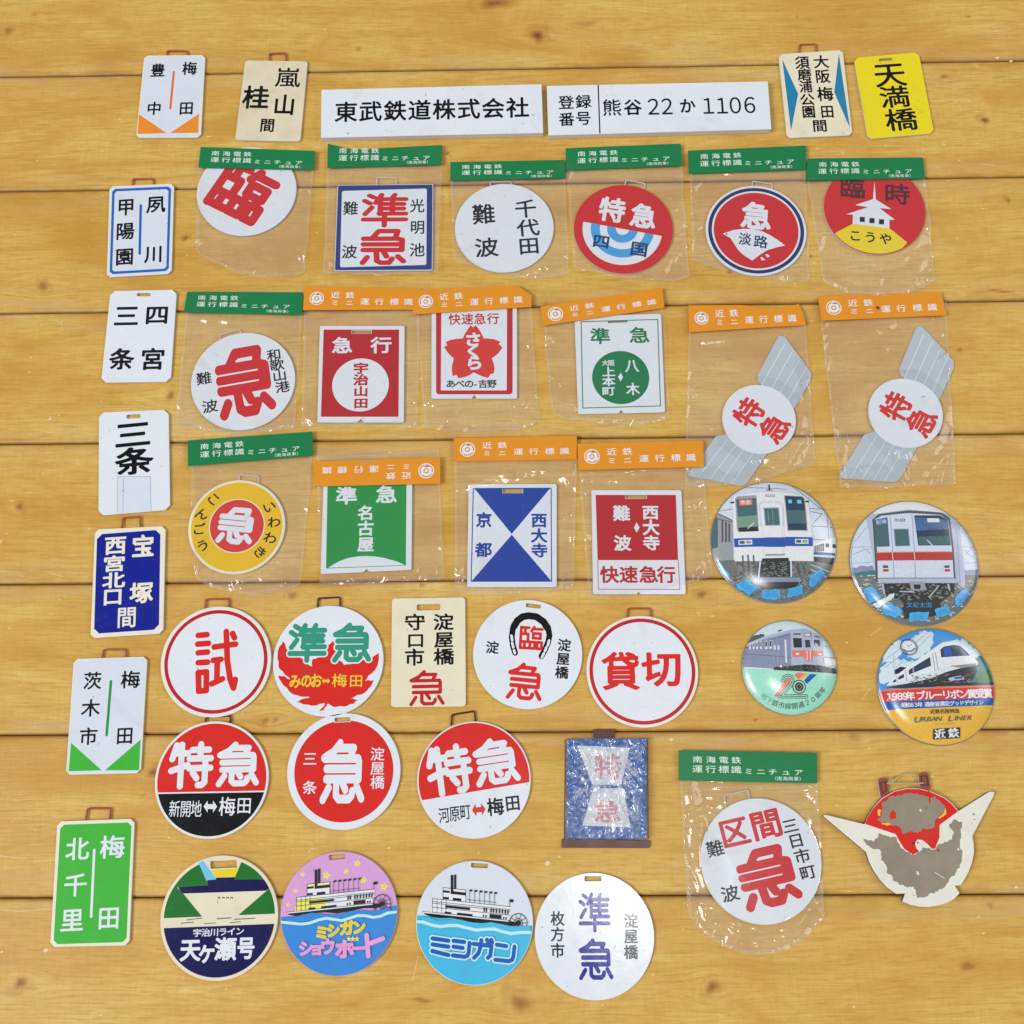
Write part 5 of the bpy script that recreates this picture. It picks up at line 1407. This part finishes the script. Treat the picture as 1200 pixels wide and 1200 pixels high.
scatter(T, ['dgrey', 'edgeg'], 470, 770, 700, 900, 30, 60, 7)
pline(T, 'lilac', 14, [(452, 780), (440, 915)], [(722, 775), (728, 905)]); pline(T, 'dgrey', 11, [(300, 725), (312, 900)], [(345, 720), (360, 900)], [(392, 722), (410, 890)], [(430, 790), (432, 910)], [(780, 790), (800, 890)], [(830, 800), (850, 870)])
pic(T, 'steel', [(400, 915), (800, 915), (830, 950), (380, 955)]); pic(T, 'dark', [(430, 958), (800, 955), (760, 1010), (470, 1012)])
for pts in ([(890, 900), (985, 835), (1035, 870), (935, 990), (890, 980)], [(700, 1010), (830, 975), (842, 1050), (700, 1085)], [(470, 1025), (635, 1015), (640, 1085), (580, 1105), (472, 1085)], [(245, 970), (330, 920), (440, 1000), (380, 1055), (280, 1015)], [(95, 760), (130, 800), (200, 890), (160, 900), (100, 830)]):
    pic(T, 'cyan', jag(pts, 16, 6, 5))
for c, a in (((960, 915), 40), ((768, 1032), 12), ((560, 1055), 0), ((345, 990), -35)):
    for k, ch in enumerate('記念' if a else '運転'): T.t(ch, c[0] + (k - .5) * 62 * math.cos(math.radians(a)), c[1] - (k - .5) * 62 * math.sin(math.radians(a)), 60, 56, 'bsky', .01, a, part='picture')
T.done(True)

B2 = v(990, 580, 160)
T = badge('round badge of a silver train front with a dark red band', B2, (620, 587), 570, .0048, 9)
T.shape('picture', 'lilac', T.clip)
pline(T, 'steel', 4, [(60, 455), (250, 455)], [(60, 520), (250, 460)], [(60, 600), (260, 590)], [(1040, 455), (1180, 455)], [(1050, 600), (1190, 590)], [(1050, 480), (1120, 540)], [(100, 400), (220, 250)], [(1010, 240), (1160, 380)], [(160, 460), (230, 520)], [(1120, 470), (1060, 520)])
pic(T, 'steel', jag([(70, 640), (150, 620), (250, 630), (275, 700), (80, 710)], 14, 9)); pic(T, 'tree', jag([(80, 680), (270, 660), (275, 705), (90, 715)], 14, 6))
pic(T, 'steel', jag([(1050, 660), (1190, 650), (1190, 720), (1050, 720)], 14, 6))
pic(T, 'track', [(60, 715), (1200, 700), (1200, 1200), (60, 1200)]); scatter(T, ['pale', 'dgrey', 'chip'], 90, 730, 1150, 1100, 160, 110, 7)
pic(T, 'steel2', [(965, 230), (1010, 215), (1062, 800), (1000, 800)]); pline(T, 'steel', 6, [(985, 300), (1012, 790)])
pic(T, 'steel2', [(195, 190), (330, 100), (580, 55), (830, 90), (960, 180), (1000, 770), (280, 775)])
pic(T, 'bwhite', [(270, 110), (560, 45), (860, 90), (930, 160), (560, 125), (260, 165)])
pic(T, 'dgrey', [(245, 215), (300, 165), (560, 135), (860, 150), (930, 200), (955, 480), (975, 770), (935, 770), (915, 220), (850, 172), (560, 158), (320, 180), (275, 215), (290, 770), (272, 770)])
pic(T, 'lilac', [(270, 210), (330, 185), (560, 160), (840, 175), (905, 215), (940, 480), (955, 730), (290, 732)])
pline(T, 'steel', 6, [(400, 190), (430, 730)], [(590, 170), (618, 730)])
pic(T, 'glass', [(268, 215), (375, 195), (392, 455), (280, 458)]); pic(T, 'glassb', [(268, 215), (375, 195), (380, 260), (272, 268)]); T.col_text('急行線', (290, 238), (350, 232), 30, 40, col='pale', part='picture')
pic(T, 'steel', [(426, 300), (558, 298), (570, 452), (438, 456)]); pic(T, 'glass', [(434, 306), (550, 305), (562, 446), (445, 450)])
pic(T, 'glassd', [(608, 180), (840, 178), (905, 215), (930, 445), (640, 448)]); pic(T, 'glassb', [(615, 200), (900, 215), (910, 300), (626, 320)]); pic(T, 'glass', [(640, 370), (922, 360), (928, 440), (645, 442)])
pic(T, 'pale', [(722, 205), (830, 205), (834, 240), (726, 242)]); pline(T, 'dark', 4, [(640, 210), (740, 300)], [(700, 320), (850, 280)], [(800, 380), (900, 260)], [(850, 260), (870, 400)], [(620, 320), (910, 310)])
pline(T, 'pale', 8, [(720, 400), (790, 470)])
for ch, x in zip('9102', (448, 472, 496, 518)): T.t(ch, x, 222, 36, 30, 'dgrey', .012, part='picture')
pic(T, 'bred', [(274, 512), (940, 505), (945, 575), (278, 580)]); pic(T, 'coral', [(274, 505), (940, 498), (940, 506), (274, 513)]); pline(T, 'lilac', 6, [(412, 508), (420, 580)], [(604, 508), (610, 580)])
for x in (322, 862): pic(T, 'pale', [(x, 615), (x + 62, 612), (x + 66, 690), (x + 6, 692)]); pic(T, 'dgrey', [(x + 6, 622), (x + 54, 620), (x + 56, 645), (x + 8, 646)]); pic(T, 'bred', [(x + 8, 655), (x + 58, 653), (x + 60, 676), (x + 10, 678)])
pic(T, 'steel2', [(285, 738), (975, 735), (980, 775), (290, 778)]); pline(T, 'dgrey', 6, [(285, 735), (975, 733)])
pic(T, 'dark', [(320, 782), (960, 780), (960, 860), (860, 930), (500, 930), (340, 880)]); scatter(T, ['dgrey', 'chip', 'edgeg'], 330, 790, 950, 920, 50, 60, 8)
pic(T, 'grey', [(560, 765), (690, 765), (715, 840), (580, 845)]); pic(T, 'dark', [(600, 790), (660, 790), (660, 830), (605, 830)]); pline(T, 'steel2', 10, [(740, 900), (820, 800)], [(480, 850), (600, 855)]); pline(T, 'steel2', 16, [(905, 790), (915, 830)], [(330, 790), (345, 870)])
pic(T, 'dark', jag([(500, 930), (860, 930), (800, 1060), (520, 1080)], 20, 12))
pic(T, 'pale', jag([(250, 960), (430, 860), (430, 900), (300, 990)], 16, 6))
for pts in ([(165, 830), (240, 805), (320, 895), (230, 945)], [(320, 990), (400, 950), (510, 1020), (450, 1080), (370, 1050)], [(565, 1040), (740, 1025), (725, 1100), (570, 1110)], [(790, 1005), (915, 975), (935, 1040), (810, 1080)], [(970, 900), (1060, 815), (1105, 860), (1000, 990), (970, 960)]): pic(T, 'cyan', jag(pts, 16, 6, 4))
for c, a in (((242, 872), -45), ((412, 1012), -28), ((648, 1070), 0), ((862, 1028), 16), ((1035, 900), 45)):
    for k, ch in enumerate('運転'): T.t(ch, c[0] + (k - .5) * 58 * math.cos(math.radians(a)), c[1] - (k - .5) * 58 * math.sin(math.radians(a)), 56, 52, 'bsky', .01, a, part='picture')
T.col_text('文紀太田', (565, 968), (735, 968), 50, 46, col='bsky', part='picture')
T.done(True)

B3 = v(865, 720, 130)
T = badge('small round badge with a grey train over a mint green band', B3, (570, 565), 518)
T.shape('picture', 'cloud', T.clip)
pic(T, 'dgrey', jag([(20, 420), (80, 300), (170, 215), (290, 208), (290, 240), (120, 330), (80, 480)], 20, 8))
pic(T, 'steel', [(60, 380), (290, 245), (430, 205), (565, 165), (570, 565), (380, 590), (60, 560)]); pic(T, 'steel2', [(100, 310), (300, 230), (565, 165), (566, 195), (300, 262), (100, 345)])
pline(T, 'dgrey', 5, [(95, 350), (565, 215)], [(70, 420), (568, 470)])
for x, w in ((130, 14), (165, 16), (200, 18), (240, 20), (290, 26), (335, 26)): pic(T, 'bwhite', [(x, 300 - (x - 130) * .1), (x + w, 298 - (x - 130) * .1), (x + w, 375), (x, 372)]); pic(T, 'glassd', [(x + 4, 308 - (x - 130) * .1), (x + w - 4, 306 - (x - 130) * .1), (x + w - 4, 350), (x + 4, 350)])
for x in (390, 430): pic(T, 'pale', [(x - 6, 335), (x + 14, 333), (x + 14, 385), (x - 6, 385)]); pline(T, 'steel2', 5, [(x - 12, 260), (x - 8, 520)])
pic(T, 'pale', [(498, 275), (518, 272), (524, 525), (506, 528)]); pline(T, 'dark', 14, [(440, 178), (470, 168)])
pic(T, 'steel2', [(565, 165), (740, 150), (915, 235), (925, 550), (572, 565)]); pline(T, 'steel', 5, [(700, 165), (712, 560)], [(795, 170), (805, 560)])
pic(T, 'dark', [(590, 255), (685, 258), (688, 360), (597, 362)]); pic(T, 'dark', [(722, 275), (778, 275), (782, 358), (726, 360)]); pic(T, 'dark', [(820, 272), (890, 275), (892, 345), (825, 345)]); pic(T, 'steel2', [(840, 300), (870, 340), (832, 345)])
pic(T, 'dgrey', [(595, 205), (680, 203), (682, 220), (597, 222)]); pic(T, 'dgrey', [(720, 200), (792, 198), (792, 235), (724, 238)]); pic(T, 'bwhite', [(728, 206), (785, 205), (785, 228), (730, 230)]); pic(T, 'dgrey', [(826, 228), (890, 232), (890, 246), (828, 242)])
pic(T, 'coral', [(580, 392), (918, 392), (920, 448), (584, 465)]); pic(T, 'coral', [(715, 450), (800, 445), (790, 510), (730, 515)]); pline(T, 'bwhite', 22, [(625, 430), (645, 430)], [(880, 430), (896, 430)]); pline(T, 'bwhite', 8, [(740, 395), (742, 500)], [(775, 395), (776, 500)])
pline(T, 'grey', 5, [(920, 340), (1040, 340)], [(930, 460), (1080, 470)], [(1045, 330), (1060, 470)]); pic(T, 'bwhite', [(930, 470), (1090, 480), (1090, 550), (935, 545)])
pic(T, 'dark', [(380, 575), (720, 545), (900, 555), (1100, 590), (1100, 640), (380, 618)]); scatter(T, ['chip', 'dgrey'], 400, 560, 1080, 625, 24, 60, 6)
pic(T, 'mint', [(0, 585), (380, 604), (1100, 640), (1100, 1200), (0, 1200)])
pic(T, 'coral', [(600, 655), (640, 630), (720, 640), (640, 705)]); pic(T, 'ogold', [(640, 705), (720, 640), (768, 640), (680, 705)]); pic(T, 'ublue', [(705, 720), (770, 648), (850, 650), (740, 755)])
pic(T, 'coral', [(390, 885), (440, 800), (520, 700), (575, 690), (560, 760), (480, 850), (430, 890)])
for w, cc in ((46, 'dgrey'), (30, 'mint'), (10, 'dgrey')): pline(T, cc, w, [(480, 715), (500, 680), (535, 668), (570, 680), (580, 715), (560, 770), (450, 885), (735, 888)])
T.disc('picture', 'dgrey', (655, 785), 75); T.disc('picture', 'mint', (655, 785), 62); T.disc('picture', 'dark', (655, 785), 48); T.ring('picture', 'chip', (655, 785), 30, 22)
arc = '地下鉄市線開通20周年'
for i, ch in enumerate(arc):
    a = math.radians(228 + i * 9.6); T.t(ch, 570 + 425 * math.cos(a), 575 - 425 * math.sin(a) * .98, 66, 66, 'edgeg' if i < 2 else 'dgrey', .0, math.degrees(a) - 270, part='lettering')
pline(T, 'bwhite', 26, [(455, 562), (457, 566)])
T.done(True)

B4 = v(1025, 730, 150)
T = badge('round badge with a white express train over red, blue and yellow bands', B4, (588, 588), 553, .0050, 8)
T.shape('picture', 'bsky', T.clip)
for pts in ([(60, 420), (200, 330), (420, 380), (300, 560), (60, 560)], [(330, 160), (480, 60), (560, 100), (520, 260), (400, 330), (300, 330)], [(700, 170), (860, 150), (1000, 300), (900, 330), (780, 230)], [(100, 260), (240, 150), (330, 200), (220, 330), (80, 380)]): pic(T, 'cloud', jag(pts, 24, 14, 9))
pline(T, 'steel', 4, [(120, 330), (480, 60)], [(100, 420), (500, 90)], [(200, 420), (540, 100)], [(290, 360), (345, 360)], [(180, 300), (190, 560)]); pline(T, 'bwhite', 4, [(420, 300), (520, 80)], [(400, 280), (480, 100)])
pic(T, 'tree', jag([(930, 300), (1010, 295), (1080, 380), (1140, 480), (1140, 560), (900, 560)], 20, 12)); pic(T, 'forest', jag([(980, 470), (1080, 430), (1150, 520), (1140, 560), (940, 550)], 18, 10)); pic(T, 'cloud', jag([(880, 240), (960, 230), (1010, 300), (940, 330)], 18, 8))
pic(T, 'navy', [(190, 440), (240, 410), (300, 420), (280, 470), (190, 480)])
pic(T, 'bwhite', [(110, 590), (190, 500), (350, 380), (520, 260), (640, 180), (720, 172), (800, 200), (860, 250), (925, 310), (975, 370), (970, 390), (800, 420), (660, 460), (520, 520), (300, 560)])
pic(T, 'pale', [(115, 590), (300, 520), (560, 450), (680, 412), (960, 372), (972, 390), (800, 424), (660, 462), (520, 522), (300, 570)])
pic(T, 'glassd', [(612, 250), (650, 222), (740, 205), (800, 212), (850, 255), (900, 305), (780, 312), (620, 325)]); pic(T, 'bblue', [(640, 240), (700, 222), (730, 310), (650, 318)]); pic(T, 'glassb', [(800, 232), (850, 270), (870, 300), (820, 305)])
pic(T, 'glassd', [(315, 445), (350, 420), (515, 320), (525, 402), (340, 478), (318, 490)]); pic(T, 'steel', [(350, 420), (365, 412), (368, 465), (352, 472)])
pic(T, 'glassd', [(218, 508), (270, 478), (275, 512), (222, 535)]); pic(T, 'glassd', [(170, 545), (198, 525), (200, 550), (172, 562)]); pline(T, 'grey', 6, [(285, 450), (300, 550)], [(540, 290), (560, 450)], [(205, 500), (212, 560)], [(565, 280), (590, 440)])
pic(T, 'chip', [(690, 405), (960, 378), (940, 398), (800, 422)])
pic(T, 'dark', [(110, 605), (300, 572), (520, 524), (660, 466), (800, 426), (940, 405), (960, 450), (930, 520), (880, 560), (600, 580), (120, 615)]); scatter(T, ['dgrey', 'chip'], 320, 480, 900, 570, 34, 60, 7)
pic(T, 'steel2', [(680, 520), (760, 500), (830, 505), (835, 530), (700, 545)]); pic(T, 'bblue', [(740, 508), (820, 506), (825, 522), (745, 528)])
pic(T, 'dark', [(560, 572), (1140, 552), (1140, 578), (100, 618), (110, 604)])
pic(T, 'coral', [(90, 625), (1150, 580), (1150, 610), (90, 650)]); pline(T, 'chip', 6, [(100, 610), (300, 620)], [(560, 600), (1140, 584)])
pic(T, 'ored', [(60, 640), (300, 628), (1150, 598), (1150, 705), (100, 738), (60, 738)]); pic(T, 'ublue', [(60, 738), (1150, 702), (1150, 768), (60, 820)]); pic(T, 'ogold', [(40, 820), (1150, 768), (1150, 1200), (40, 1200)])
T.col_text('1989年', (140, 690), (330, 685), 78, 78, col='bwhite', b=.03); T.col_text('ブルーリボン賞受賞', (425, 682), (1065, 658), 88, 82, col='bwhite', b=.026, rot=2)
T.col_text('昭和63年', (272, 770), (420, 766), 46, 44, col='bwhite', b=.02); T.col_text('通産省選定グッドデザイン', (485, 764), (995, 744), 50, 44, col='bwhite', b=.014, rot=2)
T.col_text('近鉄名阪特急', (535, 832), (768, 826), 46, 42, col='dark', b=.006)
for i, (ch, x) in enumerate((('U', 402), ('R', 460), ('B', 505), ('A', 550), ('N', 598), ('L', 0), ('L', 710), ('I', 752), ('N', 790), ('E', 842), ('R', 890))):
    if x: T.t(ch, x, 905 - (x - 400) * .035, 92 if i in (0, 6) else 72, 72 if i in (0, 6) else 56, 'dgrey', .004, 2, sh=.28)
T.col_text('アーバンライナー', (570, 950), (745, 942), 24, 20, col='chip')
pic(T, 'dark', [(545, 995), (798, 980), (804, 1078), (550, 1094)], 'lettering'); T.t('近', 610, 1040, 96, 84, 'bwhite', .03, 3); T.t('鉄', 738, 1030, 96, 84, 'bwhite', .03, 3)
T.ring('emblem', 'dark', (318, 228), 78, 71); T.disc('emblem', 'bwhite', (318, 225), 58); T.line('emblem', 'bblue', [(268, 248), (300, 268), (340, 266), (370, 240)], 12); T.line('emblem', 'coral', [(300, 205), (318, 222), (345, 200)], 7)
for i in range(22):
    a = math.radians(i * 360 / 22); T.line('emblem', 'cloud', [(318 + 66 * math.cos(a), 228 - 66 * math.sin(a)), (318 + 70 * math.cos(a), 228 - 70 * math.sin(a))], 4)
T.done(True)

# ------------------------------------------------------------------ the wrapped blue plate
PK = (650, 845, 7.5)
T = Thing('wrapped_sign', 'blue plate wrapped in crinkled clear film with a brown tab', 'sign', (455, 600), vf=PK, zt=.0040)
z_ = T.zt
T.zt = .0016
T.plate(T.quad([(60, 1034), (842, 1050), (836, 1116), (60, 1114)], .0006), 'brown', part='backing_board')
T.plate(T.quad([(90, 158), (822, 150), (826, 1040), (82, 1040)], .0006), 'brown', part='backing_board')
T.plate(T.quad([(336, 72), (526, 72), (528, 146), (342, 148)], .0008), 'brown', part='tab', z0=.0008)
T.zt = z_
T.outline = polygon(T.Ws([(106, 160), (806, 150), (806, 1034), (106, 1034)]))
T.plate(T.quad([(106, 160), (806, 150), (806, 1034), (106, 1034)], .0008), 'ublue', z0=.0016)
T.poly('white_panel', 'white', [(200, 215), (660, 235), (585, 560), (330, 560)]); T.poly('white_panel', 'white', [(340, 590), (600, 590), (668, 936), (242, 918)])
T.t('特', 470, 400, 230, 220, 'fade', .015, part='lettering'); T.t('急', 465, 790, 230, 200, 'fade', .015, part='lettering')
nx_, ny_ = 150, 190
V, F = [], []
c4 = T.Ws([(96, 146), (816, 140), (820, 1044), (92, 1048)])
for j in range(ny_):
    for i in range(nx_):
        s, t = i / (nx_ - 1), j / (ny_ - 1)
        p = (c4[0] * (1 - s) + c4[1] * s) * (1 - t) + (c4[3] * (1 - s) + c4[2] * s) * t
        e = min(s, 1 - s, t, 1 - t)
        r = (1 - abs(noise.noise((p[0] * 90, p[1] * 60, 3)))) ** 6 * .0024 + (1 - abs(noise.noise((p[0] * 210, p[1] * 150, 8)))) ** 5 * .0011 + (1 - abs(noise.noise((p[0] * 60 + p[1] * 40, p[1] * 55, 12)))) ** 8 * .0016
        z = z_ + .0004 + r * min(1, e * 14 + .3)
        if e < .012: z = z_ - .0008 + e * 100 * .0010
        V.append((p[0], p[1], z))
for j in range(ny_ - 1):
    for i in range(nx_ - 1):
        a = j * nx_ + i; F.append((a + nx_, a + nx_ + 1, a + 1, a))
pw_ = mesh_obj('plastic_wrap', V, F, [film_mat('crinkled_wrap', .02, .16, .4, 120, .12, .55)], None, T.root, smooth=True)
ga = pw_.data.attributes.new('gap', 'FLOAT', 'POINT')  # here it weights the painted fold glints towards the middle
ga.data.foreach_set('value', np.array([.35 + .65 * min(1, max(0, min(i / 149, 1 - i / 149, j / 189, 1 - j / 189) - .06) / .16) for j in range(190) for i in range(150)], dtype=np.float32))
T.done()

def jag2(p, st, am, sd): return jag(jag(p, 14, am * 1.5, sd), 5, am * .55, sd + 9)
# ------------------------------------------------------------------ the chipped winged emblem
BD = (960, 890, 1200 / 220)
T = Thing('winged_emblem', 'chipped red and white winged emblem with two maroon tabs', 'emblem', (630, 560), vf=BD, zt=.0034)
top = [(890, 330), (850, 282), (800, 243), (720, 206), (640, 184), (560, 184), (480, 202), (400, 248), (345, 310), (308, 370), (290, 414)]
out = [(24, 360), (36, 354), (60, 358)] + top[::-1] + [(1090, 205), (1122, 208), (1114, 236), (980, 490), (989, 545), (990, 600), (978, 660), (955, 720), (925, 775), (905, 803), (868, 808), (899, 855), (860, 895), (810, 920), (760, 934), (700, 943), (640, 941), (580, 928), (532, 908), (549, 857), (492, 859), (430, 815), (385, 765), (345, 705), (318, 650), (300, 592)]
T.plate(T.Ws(out), 'bone', side='dgrey', z0=.0003)
T.poly('red_field', 'red', [(292, 412)] + [(308, 372), (345, 313), (402, 252), (480, 206), (560, 188), (640, 188), (718, 210), (798, 247), (848, 286), (886, 333)] + [(770, 418), (768, 500), (742, 568), (720, 572), (692, 540), (660, 515), (628, 512), (612, 535), (622, 570), (640, 588), (600, 610), (545, 572), (510, 518), (490, 478), (400, 448)])
T.poly('gold_trace', 'gold', jag([(372, 322), (395, 322), (390, 360), (378, 360)], 10, 4)); T.poly('gold_trace', 'gold', jag([(398, 408), (470, 402), (474, 420), (405, 416)], 10, 4)); T.poly('gold_trace', 'gold', jag([(796, 300), (812, 325), (814, 350), (765, 380), (766, 366), (800, 342)], 10, 4))
T.poly('bare_patch', 'chip', jag2([(400, 272), (440, 248), (500, 228), (580, 214), (650, 226), (700, 238), (740, 236), (780, 276), (806, 318), (770, 356), (742, 388), (738, 432), (712, 444), (665, 436), (630, 468), (575, 464), (530, 474), (518, 432), (470, 425), (440, 405), (400, 402), (372, 382), (400, 350)], 9, 5, 2))
T.poly('red_field', 'red', jag([(452, 345), (470, 318), (492, 345), (490, 378), (455, 385)], 10, 3))
T.poly('bare_patch', 'chip', jag2([(284, 502), (350, 526), (372, 500), (380, 472), (440, 490), (495, 500), (520, 560), (560, 590), (600, 612), (640, 592), (660, 562), (700, 566), (740, 576), (768, 540), (800, 528), (850, 510), (864, 465), (838, 440), (832, 412), (862, 380), (890, 400), (914, 398), (908, 480), (900, 540), (914, 600), (908, 660), (870, 730), (835, 760), (805, 808), (760, 842), (700, 862), (660, 884), (625, 888), (618, 840), (600, 812), (545, 812), (470, 772), (455, 735), (430, 720), (424, 670), (395, 640), (392, 582), (340, 570), (300, 545)], 9, 5, 6))
T.poly('scratch', 'bone', jag([(622, 712), (634, 720), (642, 745), (626, 735)], 8, 3)); T.line('scratch', 'bone', [(740, 722), (800, 760)], 4); T.disc('scratch', 'bone', (888, 574), 7); T.disc('scratch', 'bone', (648, 325), 8); T.disc('scratch', 'dark', (604, 535), 8); T.disc('scratch', 'forest', (630, 533), 6); T.disc('scratch', 'forest', (988, 350), 6); T.disc('scratch', 'ublue', (992, 384), 4); T.disc('scratch', 'bred', (760, 580), 9)
T.line('scratch', 'red', [(700, 200), (706, 275)], 9)
z_ = T.zt; T.zt = .0026
for q in ([(372, 122), (432, 114), (446, 215), (394, 250)], [(634, 86), (696, 78), (716, 194), (642, 184)]):
    T.plate(T.quad(q, .0022), 'maroon', part='tab', z0=.0006)
    m_ = inq(q, .55); T.lines('tab_groove', 'brown', [[m_[0], m_[1], m_[2], m_[3], m_[0]]], 9)
T.zt = z_
ST = metal('linen_string', (190, 172, 130), .8, 0)
for pts, z in (([(440, 150), (470, 152), (560, 155), (640, 152), (668, 150)], .0034), ([(430, 155), (470, 140), (500, 110), (545, 92), (600, 98), (612, 112)], .0044), ([(440, 140), (462, 122), (474, 140), (458, 160), (438, 150)], .0040)):
    w = corner_open(T.Ws(pts), .002); Vv, Ff = tube([(p[0], p[1], z) for p in w], .0005)
    mesh_obj('string', Vv, Ff, [ST], None, T.root, smooth=True)
T.done()

bpy.data.objects.remove(_to)
